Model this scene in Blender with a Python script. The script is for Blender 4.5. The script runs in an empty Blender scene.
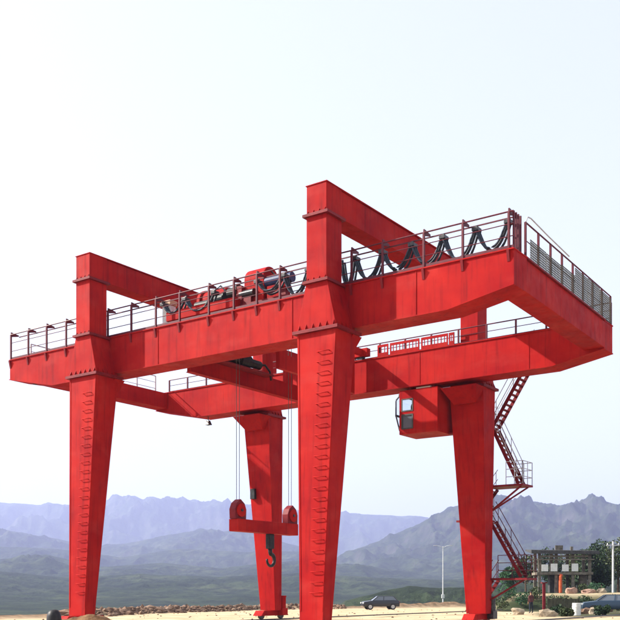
import bpy, bmesh, math, random
import numpy as np
from mathutils import Vector, Matrix
R = math.radians
random.seed(7)
rng = np.random.RandomState(11)
sc = bpy.context.scene
COL = sc.collection

# ------------------------------------------------------------------ camera
F, HY, CH = 952.0, 590.0, 1.6            # focal length and horizon in photo pixels, eye height
cam = bpy.data.objects.new('camera', bpy.data.cameras.new('camera'))
COL.objects.link(cam)
cam.location = (0, 0, CH)
cam.rotation_euler = (R(90), 0, 0)
cam.data.sensor_width = 36
cam.data.lens = 36 * F / 620
cam.data.shift_y = (HY - 310) / 620
cam.data.clip_end = 60000
sc.camera = cam

# ------------------------------------------------------------------ light
RZ = R(-35.61)                            # heading of the crane
CO = (0.86, 34.64, 0.0)
sun_local = (-math.cos(R(27)), -math.sin(R(27)))
c_, s_ = math.cos(RZ), math.sin(RZ)
sd = (c_ * sun_local[0] - s_ * sun_local[1], s_ * sun_local[0] + c_ * sun_local[1])
EL = R(35)
sdir = Vector((sd[0] * math.cos(EL), sd[1] * math.cos(EL), math.sin(EL)))
w = bpy.data.worlds.new('World'); sc.world = w; w.use_nodes = True
nt = w.node_tree
bg = nt.nodes['Background']
sky = nt.nodes.new('ShaderNodeTexSky'); sky.sky_type = 'NISHITA'; sky.sun_disc = False
sky.sun_elevation = EL; sky.sun_rotation = math.atan2(sd[0], sd[1])
sky.air_density = 1.0; sky.dust_density = 3.5; sky.ozone_density = 1.0; sky.altitude = 300
hs = nt.nodes.new('ShaderNodeHueSaturation'); hs.inputs['Saturation'].default_value = 0.42
nt.links.new(sky.outputs[0], hs.inputs['Color']); vm = nt.nodes.new('ShaderNodeMix'); vm.data_type = 'RGBA'; vm.inputs[0].default_value = 0.6
vm.inputs[7].default_value = (2.68, 2.9, 2.92, 1)
nt.links.new(hs.outputs[0], vm.inputs[6]); nt.links.new(vm.outputs[2], bg.inputs[0]); bg.inputs[1].default_value = 0.15
sun = bpy.data.objects.new('sun', bpy.data.lights.new('sun', 'SUN'))
COL.objects.link(sun)
sun.data.energy = 5.0; sun.data.angle = R(0.6); sun.data.color = (1.0, 0.93, 0.82)
sun.rotation_euler = sdir.to_track_quat('Z', 'Y').to_euler()
sun.location = (0, 0, 60)
sc.view_settings.view_transform = 'Standard'; sc.view_settings.look = 'None'
sc.view_settings.gamma = 1; sc.view_settings.exposure = 1.2
sc.view_settings.use_curve_mapping = False
sc.render.engine = 'CYCLES'
sc.cycles.use_denoising = True
sc.cycles.max_bounces = 6; sc.cycles.volume_bounces = 1
sc.cycles.volume_step_rate = 1.0

# ------------------------------------------------------------------ materials
def mat(name, col, rough=0.6, metal=0.0, var=None, scale=1.0, bump=0.0, bscale=20, spec=0.22, stretch=(1, 1, 1)):
    m = bpy.data.materials.new(name); m.use_nodes = True
    n = m.node_tree; b = n.nodes['Principled BSDF']
    b.inputs['Roughness'].default_value = rough
    b.inputs['Metallic'].default_value = metal
    b.inputs['Specular IOR Level'].default_value = spec
    b.inputs['Base Color'].default_value = (*col, 1)
    tc = n.nodes.new('ShaderNodeTexCoord')
    mp = n.nodes.new('ShaderNodeMapping'); mp.inputs['Scale'].default_value = stretch
    n.links.new(tc.outputs['Object'], mp.inputs[0])
    if var:
        t = n.nodes.new('ShaderNodeTexNoise'); t.inputs['Scale'].default_value = scale
        t.inputs['Detail'].default_value = 6; t.inputs['Roughness'].default_value = 0.65
        n.links.new(mp.outputs[0], t.inputs['Vector'])
        r = n.nodes.new('ShaderNodeValToRGB')
        cols = [var[0], col, var[1]]
        r.color_ramp.elements[0].position = 0.3; r.color_ramp.elements[0].color = (*cols[0], 1)
        r.color_ramp.elements[1].position = 0.72; r.color_ramp.elements[1].color = (*cols[2], 1)
        e = r.color_ramp.elements.new(0.5); e.color = (*cols[1], 1)
        n.links.new(t.outputs['Fac'], r.inputs[0]); n.links.new(r.outputs[0], b.inputs['Base Color'])
    if bump:
        t2 = n.nodes.new('ShaderNodeTexNoise'); t2.inputs['Scale'].default_value = bscale
        t2.inputs['Detail'].default_value = 5
        n.links.new(mp.outputs[0], t2.inputs['Vector'])
        bp = n.nodes.new('ShaderNodeBump'); bp.inputs['Strength'].default_value = bump
        bp.inputs['Distance'].default_value = 0.05
        n.links.new(t2.outputs['Fac'], bp.inputs['Height']); n.links.new(bp.outputs[0], b.inputs['Normal'])
    return m

def paint_material():
    """red crane enamel: sun-faded patches, faint vertical grime runs, small rust chips, weld waviness"""
    m = bpy.data.materials.new('red_enamel'); m.use_nodes = True
    n = m.node_tree; L = n.links; b = n.nodes['Principled BSDF']
    tc = n.nodes.new('ShaderNodeTexCoord')
    def noise(scale, detail, sx=(1, 1, 1), rough=0.6):
        mp = n.nodes.new('ShaderNodeMapping'); mp.inputs['Scale'].default_value = sx
        L.new(tc.outputs['Object'], mp.inputs[0])
        t = n.nodes.new('ShaderNodeTexNoise'); t.inputs['Scale'].default_value = scale
        t.inputs['Detail'].default_value = detail; t.inputs['Roughness'].default_value = rough
        L.new(mp.outputs[0], t.inputs['Vector']); return t.outputs['Fac']
    def ramp(fac, a, bb, ca, cb):
        r = n.nodes.new('ShaderNodeValToRGB'); e = r.color_ramp.elements
        e[0].position = a; e[0].color = (*ca, 1); e[1].position = bb; e[1].color = (*cb, 1)
        L.new(fac, r.inputs[0]); return r.outputs[0]
    def mix(fac, c1, c2, mode='MIX'):
        x = n.nodes.new('ShaderNodeMix'); x.data_type = 'RGBA'; x.blend_type = mode
        L.new(fac, x.inputs[0]); L.new(c1, x.inputs[6]); L.new(c2, x.inputs[7]); return x.outputs[2]
    base = ramp(noise(0.55, 5), 0.32, 0.7, (0.25, 0.0040, 0.0066), (0.385, 0.0125, 0.0086))
    fadem = ramp(noise(0.9, 7, (0.6, 1, 1.3)), 0.52, 0.78, (0, 0, 0), (0.4, 0.4, 0.4))
    fade = n.nodes.new('ShaderNodeRGB'); fade.outputs[0].default_value = (0.41, 0.042, 0.034, 1)
    col = mix(fadem, base, fade.outputs[0])
    grm = ramp(noise(3.0, 6, (2.2, 2.2, 0.16)), 0.5, 0.8, (0, 0, 0), (0.7, 0.7, 0.7))
    gr = n.nodes.new('ShaderNodeRGB'); gr.outputs[0].default_value = (0.09, 0.004, 0.007, 1)
    col = mix(grm, col, gr.outputs[0])
    rsm = ramp(noise(9, 8, (1, 1, 0.6), 0.7), 0.665, 0.72, (0, 0, 0), (0.75, 0.75, 0.75))
    rs = n.nodes.new('ShaderNodeRGB'); rs.outputs[0].default_value = (0.12, 0.035, 0.02, 1)
    col = mix(rsm, col, rs.outputs[0])
    L.new(col, b.inputs['Base Color'])
    rr = ramp(noise(2, 5), 0.3, 0.7, (0.5,) * 3, (0.7,) * 3)
    L.new(rr, b.inputs['Roughness'])
    b.inputs['Specular IOR Level'].default_value = 0.05
    bp = n.nodes.new('ShaderNodeBump'); bp.inputs['Strength'].default_value = 0.25; bp.inputs['Distance'].default_value = 0.02
    L.new(noise(1.6, 3), bp.inputs['Height']); L.new(bp.outputs[0], b.inputs['Normal'])
    return m

M = dict(
    red=paint_material(),
    red_dark=mat('dark_red_paint', (0.16, 0.005, 0.010), 0.6, var=((0.09, 0.004, 0.008), (0.2, 0.008, 0.012)), scale=3),
    rail=mat('maroon_rail_paint', (0.085, 0.008, 0.018), 0.5, var=((0.05, 0.006, 0.014), (0.12, 0.01, 0.02)), scale=4),
    grey=mat('light_grey_paint', (0.42, 0.42, 0.46), 0.5, var=((0.3, 0.3, 0.33), (0.5, 0.5, 0.52)), scale=5),
    palegrey=mat('pale_cabinet', (0.62, 0.62, 0.62), 0.5, var=((0.5, 0.5, 0.5), (0.68, 0.68, 0.67)), scale=5),
    tan=mat('tan_metal', (0.45, 0.28, 0.18), 0.6),
    black=mat('black_rubber', (0.012, 0.013, 0.016), 0.5, var=((0.008, 0.008, 0.01), (0.03, 0.03, 0.03)), scale=6),
    steel=mat('dark_steel', (0.06, 0.06, 0.065), 0.4, 0.7, var=((0.03, 0.03, 0.03), (0.1, 0.09, 0.08)), scale=6),
    rope=mat('wire_rope', (0.10, 0.10, 0.10), 0.5, 0.4),
    blue=mat('dark_blue_motor', (0.02, 0.035, 0.11), 0.45, var=((0.012, 0.02, 0.06), (0.03, 0.05, 0.14)), scale=6),
    cable=mat('festoon_cable_jacket', (0.025, 0.035, 0.055), 0.5, var=((0.015, 0.02, 0.03), (0.04, 0.055, 0.08)), scale=5),
    olive=mat('olive_mesh_wire', (0.055, 0.055, 0.042), 0.7, var=((0.03, 0.033, 0.025), (0.09, 0.08, 0.06)), scale=3),
    white=mat('white_board', (0.75, 0.74, 0.70), 0.6, var=((0.6, 0.59, 0.55), (0.8, 0.8, 0.77)), scale=3),
    concrete=mat('weathered_concrete', (0.15, 0.13, 0.10), 0.85, var=((0.07, 0.06, 0.045), (0.25, 0.22, 0.18)), scale=2.5, bump=0.3, bscale=12),
    darkmetal=mat('dark_sheet', (0.05, 0.05, 0.05), 0.6, var=((0.03, 0.03, 0.03), (0.09, 0.085, 0.08)), scale=3),
    orange=mat('orange_paint', (0.6, 0.1, 0.03), 0.5, var=((0.45, 0.07, 0.02), (0.65, 0.13, 0.05)), scale=3),
    wood=mat('weathered_board', (0.07, 0.068, 0.042), 0.8, var=((0.03, 0.03, 0.02), (0.12, 0.11, 0.07)), scale=2.5, stretch=(3, 3, .5)),
    rock=mat('rubble_rock', (0.15, 0.09, 0.06), 0.9, var=((0.05, 0.03, 0.02), (0.3, 0.21, 0.15)), scale=0.9, bump=0.5, bscale=6),
    dirt=mat('brown_earth', (0.15, 0.078, 0.036), 0.95, var=((0.08, 0.042, 0.022), (0.24, 0.15, 0.08)), scale=2.2, bump=0.8, bscale=9),
    bark=mat('bark', (0.09, 0.06, 0.04), 0.9, var=((0.05, 0.035, 0.025), (0.14, 0.1, 0.07)), scale=6),
    leaf=mat('leaf_dark', (0.018, 0.042, 0.014), 0.6, var=((0.007, 0.02, 0.008), (0.04, 0.075, 0.02)), scale=1.4),
    leaf2=mat('leaf_light', (0.045, 0.065, 0.02), 0.6, var=((0.02, 0.035, 0.011), (0.085, 0.10, 0.03)), scale=1.4),
    leaf3=mat('leaf_bright', (0.025, 0.085, 0.03), 0.6, var=((0.01, 0.035, 0.015), (0.05, 0.11, 0.03)), scale=1.4),
    tyre=mat('tyre', (0.02, 0.02, 0.02), 0.8),
    hub=mat('wheel_rim', (0.4, 0.4, 0.42), 0.35, 0.8),
    carblack=mat('black_car_paint', (0.018, 0.02, 0.026), 0.22, 0.2, spec=0.6),
    carblue=mat('dark_blue_car_paint', (0.02, 0.045, 0.08), 0.25, 0.2, spec=0.6),
    lamp=mat('lamp_lens', (0.7, 0.7, 0.66), 0.2),
    cloth=mat('maroon_cloth', (0.10, 0.03, 0.035), 0.9, var=((0.06, 0.02, 0.02), (0.14, 0.05, 0.05)), scale=8),
    trouser=mat('dark_trousers', (0.02, 0.025, 0.04), 0.9),
    skin=mat('skin', (0.35, 0.19, 0.12), 0.6),
    hair=mat('black_hair', (0.012, 0.01, 0.01), 0.6),
)
def glass_mat():
    m = bpy.data.materials.new('window_glass'); m.use_nodes = True
    b = m.node_tree.nodes['Principled BSDF']
    b.inputs['Base Color'].default_value = (0.10, 0.12, 0.15, 1); b.inputs['Roughness'].default_value = 0.06
    b.inputs['Specular IOR Level'].default_value = 0.9
    return m
M['glass'] = glass_mat()
def clear_glass():
    m = bpy.data.materials.new('clear_pane'); m.use_nodes = True
    b = m.node_tree.nodes['Principled BSDF']
    b.inputs['Base Color'].default_value = (0.85, 0.9, 0.95, 1); b.inputs['Roughness'].default_value = 0.03
    b.inputs['Transmission Weight'].default_value = 1.0; b.inputs['IOR'].default_value = 1.1
    return m
M['pane'] = clear_glass()

# ------------------------------------------------------------------ mesh helpers
class MB:
    def __init__(s): s.v = []; s.f = []
    def raw(s, vs, fs):
        o = len(s.v); s.v += [tuple(map(float, p)) for p in vs]; s.f += [tuple(i + o for i in q) for q in fs]; return s
    def box(s, x0, x1, y0, y1, z0, z1):
        return s.raw([(x0, y0, z0), (x1, y0, z0), (x1, y1, z0), (x0, y1, z0), (x0, y0, z1), (x1, y0, z1), (x1, y1, z1), (x0, y1, z1)],
                     [(3, 2, 1, 0), (4, 5, 6, 7), (0, 1, 5, 4), (1, 2, 6, 5), (2, 3, 7, 6), (3, 0, 4, 7)])
    def hexa(s, lo, hi):   # two rectangles (x0,x1,y0,y1,z)
        a, b, c, d, z = lo; e, f, g, h, t = hi
        return s.raw([(a, c, z), (b, c, z), (b, d, z), (a, d, z), (e, g, t), (f, g, t), (f, h, t), (e, h, t)],
                     [(3, 2, 1, 0), (4, 5, 6, 7), (0, 1, 5, 4), (1, 2, 6, 5), (2, 3, 7, 6), (3, 0, 4, 7)])
    def extrude(s, poly, axis, a, b):  # polygon in the two other axes, extruded from a to b
        n = len(poly)
        def P(u, v, t): return {'x': (t, u, v), 'y': (u, t, v), 'z': (u, v, t)}[axis]
        vs = [P(u, v, a) for u, v in poly] + [P(u, v, b) for u, v in poly]
        fs = [tuple(range(n)), tuple(range(2 * n - 1, n - 1, -1))] + [(i, i + n, (i + 1) % n + n, (i + 1) % n) for i in range(n)]
        return s.raw(vs, fs)
    def tube(s, pts, r, n=6, r1=None, cap=True):
        pts = [Vector(p) for p in pts]; m = len(pts); vs = []; fs = []
        up = None
        for i, p in enumerate(pts):
            t = (pts[min(i + 1, m - 1)] - pts[max(i - 1, 0)]).normalized()
            if up is None:
                up = Vector((0, 0, 1)) if abs(t.z) < 0.9 else Vector((1, 0, 0))
            a = t.cross(up); a.normalize(); b = t.cross(a).normalized(); up = -b if False else up
            rr = r if r1 is None else r + (r1 - r) * i / (m - 1)
            for k in range(n):
                q = 2 * math.pi * k / n
                vs.append(p + a * rr * math.cos(q) + b * rr * math.sin(q))
        for i in range(m - 1):
            for k in range(n):
                k2 = (k + 1) % n
                fs.append((i * n + k, i * n + k2, (i + 1) * n + k2, (i + 1) * n + k))
        if cap: fs += [tuple(range(n - 1, -1, -1)), tuple(range((m - 1) * n, m * n))]
        return s.raw(vs, fs)
    def cyl(s, p0, p1, r, n=16, r1=None): return s.tube([p0, p1], r, n, r1)
    def bar(s, p0, p1, wd, ht):        # rectangular bar between two points, ht measured upward
        p0, p1 = Vector(p0), Vector(p1); t = (p1 - p0).normalized()
        up = Vector((0, 0, 1)) if abs(t.z) < 0.99 else Vector((0, 1, 0))
        a = t.cross(up).normalized() * wd / 2; b = a.cross(t).normalized() * ht / 2
        vs = [p + i * a + j * b for p in (p0, p1) for i, j in ((-1, -1), (1, -1), (1, 1), (-1, 1))]
        return s.raw(vs, [(0, 1, 2, 3), (7, 6, 5, 4), (0, 4, 5, 1), (1, 5, 6, 2), (2, 6, 7, 3), (3, 7, 4, 0)])
    def mesh(s, name, m, bevel=0, smooth=False):
        me = bpy.data.meshes.new(name); me.from_pydata(s.v, [], s.f)
        bm = bmesh.new(); bm.from_mesh(me)
        bmesh.ops.recalc_face_normals(bm, faces=bm.faces)
        if bevel:
            bmesh.ops.bevel(bm, geom=[e for e in bm.edges if len(e.link_faces) == 2 and e.calc_face_angle(0) > 0.35], offset=bevel, segments=2, affect='EDGES', profile=0.6)
        bm.to_mesh(me); bm.free()
        me.materials.append(m)
        if smooth:
            for p in me.polygons: p.use_smooth = True
        return me
    def build(s, name, m, parent=None, bevel=0, smooth=False):
        return link(name, s.mesh(name, m, bevel, smooth), parent)

def link(name, me, parent=None, loc=(0, 0, 0), rot=(0, 0, 0), scale=None):
    o = bpy.data.objects.new(name, me); COL.objects.link(o)
    o.parent = parent; o.location = loc; o.rotation_euler = rot
    if scale: o.scale = scale
    return o
def thing(name, label, cat, loc=(0, 0, 0), rz=0, group=None):
    o = link(name, None, None, loc, (0, 0, rz)); o.empty_display_size = 0.3
    o['label'] = label; o['category'] = cat
    if group: o['group'] = group
    return o
def tag(o, label, cat, group=None, kind=None):
    if label: o['label'] = label
    if cat: o['category'] = cat
    if group: o['group'] = group
    if kind: o['kind'] = kind
    return o

# ------------------------------------------------------------------ terrain
def hash2(ix, iy, seed):
    h = (ix.astype(np.int64) * 374761393 + iy.astype(np.int64) * 668265263 + seed * 1442695041) & 0x7fffffff
    h = ((h ^ (h >> 13)) * 1274126177) & 0x7fffffff
    h = h ^ (h >> 16)
    return (h & 0xffff) / 65535.0
def vnoise(x, y, seed=0):
    ix, iy = np.floor(x), np.floor(y); fx, fy = x - ix, y - iy
    u, v = fx * fx * fx * (fx * (6 * fx - 15) + 10), fy * fy * fy * (fy * (6 * fy - 15) + 10)
    a, b, c, d = hash2(ix, iy, seed), hash2(ix + 1, iy, seed), hash2(ix, iy + 1, seed), hash2(ix + 1, iy + 1, seed)
    return (a * (1 - u) + b * u) * (1 - v) + (c * (1 - u) + d * u) * v
def fbm(x, y, octv=5, seed=0, ridged=False):
    t = 0; amp = 1; tot = 0
    for k in range(octv):
        n = vnoise(x, y, seed + k * 17)
        if ridged: n = 1 - np.abs(2 * n - 1)
        t = t + n * amp; tot += amp; amp *= 0.5
        x, y = (x * 1.6 - y * 1.2) + 3.1, (x * 1.2 + y * 1.6) + 7.7
    return t / tot
def sst(a, b, x):
    t = np.clip((x - a) / (b - a), 0, 1); return t * t * (3 - 2 * t)
EDGE = ([-900, -100, 0, 100, 200, 290, 340, 400, 440, 490, 1500], [40, 48, 53, 63, 84, 105, 110, 125, 131, 136, 136])
def edge(px): return np.interp(px, *EDGE)
def px_of(x, y): return 310 + F * x / np.maximum(y, 4.0)
RIDGES = [  # distance, front slope length, back slope, skyline in photo pixels
    (7000, 1500, 900, [-900, -300, 0, 30, 64, 95, 104, 112, 120, 135, 143, 150, 163, 185, 210, 240, 290, 340, 390, 440, 520, 620, 900, 1500],
     [515, 508, 503, 504, 506, 506, 504, 500.5, 499.5, 499.5, 502, 500, 503, 502.5, 505, 507, 510, 513, 515, 517, 515, 512, 515, 520]),
    (3500, 1150, 700, [-900, 250, 300, 340, 380, 400, 420, 435, 447, 460, 480, 500, 515, 530, 545, 560, 575, 587, 592, 600, 620, 700, 900, 1500],
     [600, 600, 585, 556, 541, 534, 524, 516, 510, 506, 503, 502, 503, 503.5, 505, 506.5, 505, 505, 501.5, 506, 508, 504, 512, 520]),
    (4300, 900, 800, [-900, -200, 0, 60, 100, 150, 200, 250, 300, 350, 400, 1500],
     [530, 528, 532, 539, 547, 540, 531, 535, 546, 562, 590, 600]),
    (2300, 700, 700, [-900, -200, 0, 50, 100, 160, 220, 300, 360, 420, 480, 1500],
     [560, 556, 559, 556, 567, 563, 568, 560, 566, 572, 580, 585]),
    (3150, 500, 500, [-900, -200, 0, 60, 120, 180, 240, 300, 360, 1500],
     [550, 549, 546, 549, 557, 549, 552, 551, 575, 600]),
    (1450, 450, 450, [-900, -200, 0, 70, 140, 220, 300, 380, 460, 540, 1500],
     [572, 573, 572, 578, 574, 577, 573, 578, 580, 582, 585]),
    (420, 110, 160, [-900, 300, 345, 380, 408, 440, 470, 510, 620, 1500],
     [640, 640, 601, 592, 586, 588, 587, 583, 580, 590]),
]
def height(x, y):
    px = px_of(x, y); e = edge(px)
    z = -0.010 * np.maximum(0, y - 50)
    z = z + 0.05 * (fbm(x * 0.25, y * 0.25, 4, 3) - 0.5) * 2 * sst(8, 14, np.hypot(x, y))
    # earth rim of the yard, low on the left, a bank toward the right
    rim = np.interp(px, [-900, 60, 100, 300, 345, 430, 480, 500], [0.2, 0.2, 0.35, 0.4, 0.3, 0.75, 0.6, 0.0])
    z = z + rim * np.exp(-((y - e - 1.5) / 1.6) ** 2) * (0.6 + 0.8 * fbm(x * 0.5, y * 0.5, 3, 9))
    # raised ledge behind the yard on the right
    rs = sst(488, 520, px) * sst(60, 90, y)
    led = sst(92, 97, y) * rs
    z = z + led * (1.25 + 0.010 * np.maximum(0, y - 50) + 0.25 * (fbm(x * .4, y * .4, 3, 21) - .5))
    # outside the yard the slope falls away into the valley
    out = sst(0, 70, y - e - 2) * (1 - 0.75 * led * (1 - sst(170, 260, y)))
    z = z - out * (9 + 7 * sst(100, 700, y)) + out * 5 * (fbm(x / 90, y / 90, 5, 31) - 0.45)
    for D, wf, wb, xs, ys in RIDGES:
        H = (HY - np.interp(px, xs, ys)) / F * D + CH
        near = y < D
        t = np.clip(np.where(near, (D - y) / wf, (y - D) / wb), 0, 3)
        shape = np.exp(-1.25 * t ** 1.35)
        sc_ = D / 7.0
        rg = fbm(x / sc_ * 1.3 + D, y / sc_ * 0.75, 6, int(D) % 97, True)
        rough = (rg - 0.55) * 0.85 * np.clip(t * 1.9, 0.035, 1)
        rough = rough + (fbm(x / sc_ * 4.5, y / sc_ * 3.0 + D, 5, 3 + int(D) % 61, True) - 0.55) * 0.42 * np.clip(t * 3.0, 0.04, 1)
        small = (fbm(x / sc_ * 9, y / sc_ * 9, 5, 5 + int(D) % 31) - 0.5) * (0.05 + 0.16 * np.clip(t * 3, 0, 1))
        hz = (H + 16) * (shape * (1 + small * 0.6) + shape * rough) - 16
        z = np.maximum(z, hz)
    return z
def zg(x, y): return float(height(np.array([float(x)]), np.array([float(y)]))[0])

def grid_mesh(name, X, Y, m, kind):
    ny, nx = X.shape
    Z = height(X.ravel(), Y.ravel())
    me = bpy.data.meshes.new(name)
    co = np.stack([X.ravel(), Y.ravel(), Z], 1).astype(np.float32)
    me.vertices.add(len(co)); me.vertices.foreach_set('co', co.ravel())
    i = np.arange((ny - 1) * (nx - 1)); r, c = i // (nx - 1), i % (nx - 1)
    a = r * nx + c
    q = np.stack([a, a + 1, a + nx + 1, a + nx], 1).astype(np.int32)
    me.loops.add(q.size); me.loops.foreach_set('vertex_index', q.ravel())
    me.polygons.add(len(q)); me.polygons.foreach_set('loop_start', np.arange(0, q.size, 4, dtype=np.int32))
    me.update(calc_edges=True); me.validate()
    px = px_of(co[:, 0], co[:, 1]); e = edge(px); yy = co[:, 1]
    led = sst(91, 95, yy + 2 * (fbm(co[:, 0] * .3, yy * .3, 3, 2) - .5)) * sst(488, 520, px)
    sand = (1 - sst(-0.5, 2.5, yy - e + 4 * (fbm(co[:, 0] * .25, yy * .25, 3, 12) - .5))) * (1 - led)
    sand = sand * (1 - 0.9 * sst(np.where(yy > 84, 488, 528), np.where(yy > 84, 500, 548), px + 14 * (fbm(co[:, 0] * .4, yy * .4, 3, 14) - .5)) * sst(58, 66, yy))
    top = led * (1 - sst(99, 103, yy)) * sst(94.5, 96.5, yy)
    sand = np.maximum(sand, top * 0.7)
    rimm = np.exp(-((yy - e - 1.5) / 2.6) ** 2) * (1 - sst(490, 510, px))
    at = me.attributes.new('sand', 'FLOAT', 'POINT'); at.data.foreach_set('value', sand.astype(np.float32))
    at = me.attributes.new('earth', 'FLOAT', 'POINT'); at.data.foreach_set('value', rimm.astype(np.float32))
    me.materials.append(m)
    me.polygons.foreach_set('use_smooth', [True] * len(me.polygons))
    o = link(name, me); o['kind'] = kind
    return o

def terrain_material(far):
    m = bpy.data.materials.new('hillside' if far else 'terrain'); m.use_nodes = True
    n = m.node_tree; L = n.links; b = n.nodes['Principled BSDF']
    b.inputs['Roughness'].default_value = 0.95; b.inputs['Specular IOR Level'].default_value = 0.1
    geo = n.nodes.new('ShaderNodeNewGeometry')
    def noise(scale, detail=6, rough=0.6):
        t = n.nodes.new('ShaderNodeTexNoise'); t.inputs['Scale'].default_value = scale
        t.inputs['Detail'].default_value = detail; t.inputs['Roughness'].default_value = rough
        L.new(geo.outputs['Position'], t.inputs['Vector']); return t.outputs['Fac']
    def ramp(fac, *st):
        r = n.nodes.new('ShaderNodeValToRGB'); e = r.color_ramp.elements
        e[0].position, e[0].color = st[0][0], (*st[0][1], 1); e[1].position, e[1].color = st[-1][0], (*st[-1][1], 1)
        for p, c in st[1:-1]:
            q = e.new(p); q.color = (*c, 1)
        L.new(fac, r.inputs[0]); return r.outputs[0]
    def mix(fac, c1, c2):
        x = n.nodes.new('ShaderNodeMix'); x.data_type = 'RGBA'
        L.new(fac, x.inputs[0]); L.new(c1, x.inputs[6]); L.new(c2, x.inputs[7]); return x.outputs[2]
    green = ramp(noise(0.006, 12, 0.72), (0.36, (0.009, 0.017, 0.008)), (0.5, (0.026, 0.042, 0.015)), (0.62, (0.055, 0.072, 0.03)), (0.74, (0.10, 0.09, 0.05)))
    spots = ramp(noise(0.028, 10, 0.78), (0.46, (0, 0, 0)), (0.56, (0.85, 0.85, 0.85)))
    dk = n.nodes.new('ShaderNodeRGB'); dk.outputs[0].default_value = (0.007, 0.015, 0.007, 1)
    green = mix(spots, green, dk.outputs[0])
    # bare rock on steep faces
    sx = n.nodes.new('ShaderNodeSeparateXYZ'); L.new(geo.outputs['True Normal'], sx.inputs[0])
    st = n.nodes.new('ShaderNodeMapRange'); st.inputs[1].default_value = 0.86; st.inputs[2].default_value = 0.6
    L.new(sx.outputs[2], st.inputs[0])
    rock = ramp(noise(0.02, 10, 0.7), (0.35, (0.02, 0.018, 0.02)), (0.65, (0.075, 0.07, 0.068)))
    stn = n.nodes.new('ShaderNodeMath'); stn.operation = 'MULTIPLY'; L.new(st.outputs[0], stn.inputs[0])
    rk = ramp(noise(0.012, 8), (0.4, (0.1,) * 3), (0.65, (0.9,) * 3)); L.new(rk, stn.inputs[1])
    green = mix(stn.outputs[0], green, rock)
    sandc = ramp(noise(0.7, 10, 0.7), (0.32, (0.33, 0.235, 0.135)), (0.5, (0.47, 0.37, 0.235)), (0.7, (0.56, 0.47, 0.33)))
    sp = ramp(noise(6, 8, 0.75), (0.58, (0, 0, 0)), (0.72, (0.6, 0.6, 0.6)))
    db = n.nodes.new('ShaderNodeRGB'); db.outputs[0].default_value = (0.24, 0.15, 0.08, 1)
    sandc = mix(sp, sandc, db.outputs[0])
    mp = n.nodes.new('ShaderNodeMapping'); mp.inputs['Scale'].default_value = (0.07, 1.1, 1); mp.inputs['Rotation'].default_value = (0, 0, R(12))
    L.new(geo.outputs['Position'], mp.inputs[0])
    tk0 = n.nodes.new('ShaderNodeTexNoise'); tk0.inputs['Scale'].default_value = 1.0; tk0.inputs['Detail'].default_value = 5
    L.new(mp.outputs[0], tk0.inputs['Vector'])
    tr0 = ramp(tk0.outputs['Fac'], (0.5, (0, 0, 0)), (0.68, (0.55, 0.55, 0.55)))
    sandc = mix(tr0, sandc, db.outputs[0])
    earthc = ramp(noise(1.1, 9, 0.7), (0.35, (0.07, 0.045, 0.028)), (0.52, (0.18, 0.11, 0.065)), (0.7, (0.34, 0.24, 0.15)))
    a1 = n.nodes.new('ShaderNodeAttribute'); a1.attribute_name = 'sand'
    a2 = n.nodes.new('ShaderNodeAttribute'); a2.attribute_name = 'earth'
    col = mix(a1.outputs['Fac'], green, sandc)
    col = mix(a2.outputs['Fac'], col, earthc)
    L.new(col, b.inputs['Base Color'])
    bp = n.nodes.new('ShaderNodeBump'); bp.inputs['Strength'].default_value = 0.5; bp.inputs['Distance'].default_value = 0.06
    if far: bp.inputs['Strength'].default_value = 0.8; bp.inputs['Distance'].default_value = 16
    L.new(noise(0.016, 9, 0.72) if far else noise(5, 8, 0.7), bp.inputs['Height']); L.new(bp.outputs[0], b.inputs['Normal'])
    return m
TM = terrain_material(False); HMT = terrain_material(True)
gy = np.concatenate([np.arange(-40, 30, 2.0), np.arange(30, 142, 0.8)])
gx = np.concatenate([np.arange(-260, -70, 5.0), np.arange(-70, 70, 0.8), np.arange(70, 261, 5.0)])
X, Y = np.meshgrid(gx, gy); grid_mesh('ground', X, Y, TM, 'structure')
pxs = np.concatenate([np.arange(-900, -60, 10.0), np.arange(-60, 690, 1.25), np.arange(690, 1500, 10.0)])
yd = np.concatenate([np.geomspace(gy[-1], 700, 90), np.geomspace(710, 8600, 420)])
PX, YD = np.meshgrid(pxs, yd)
grid_mesh('hills', (PX - 310) / F * YD, YD, HMT, 'structure')

# air between here and the mountains
hb = MB().box(-11000, 11000, -900, 8800, -80, 720)
HM = bpy.data.materials.new('valley_haze'); HM.use_nodes = True
hn = HM.node_tree; hn.nodes.remove(hn.nodes['Principled BSDF'])
pv = hn.nodes.new('ShaderNodeVolumePrincipled')
pv.inputs['Color'].default_value = (0.55, 0.61, 1.0, 1); pv.inputs['Density'].default_value = 0.000135
pv.inputs['Anisotropy'].default_value = 0.2
hn.links.new(pv.outputs[0], hn.nodes['Material Output'].inputs['Volume'])
hz = hb.build('haze', HM); hz['kind'] = 'stuff'
tag(hz, 'pale blue haze filling the valley in front of the mountains', 'haze')

# ------------------------------------------------------------------ the gantry crane (local frame: X along the girders, Y from near to far girder)
crane = thing('gantry_crane', 'large red double girder gantry crane on four tapered legs', 'gantry crane', CO, RZ)
G, GW, ZT, ZB = 9.81, 1.10, 12.60, 11.03
XL, XE0, XE1, XEF = -12.29, -18.75, 6.98, 6.63    # the right end frame stands a little out of square
OUT = 1.087; YO = -OUT; FO = G + GW + OUT
WT, WB, DT, DB, CW, CD = 0.845, 0.50, 1.25, 0.56, 0.433, 0.965
ZC, ZPB, ZLT, ZCB = 16.0, 14.93, 10.82, 12.55
SP = 0.33

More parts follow.
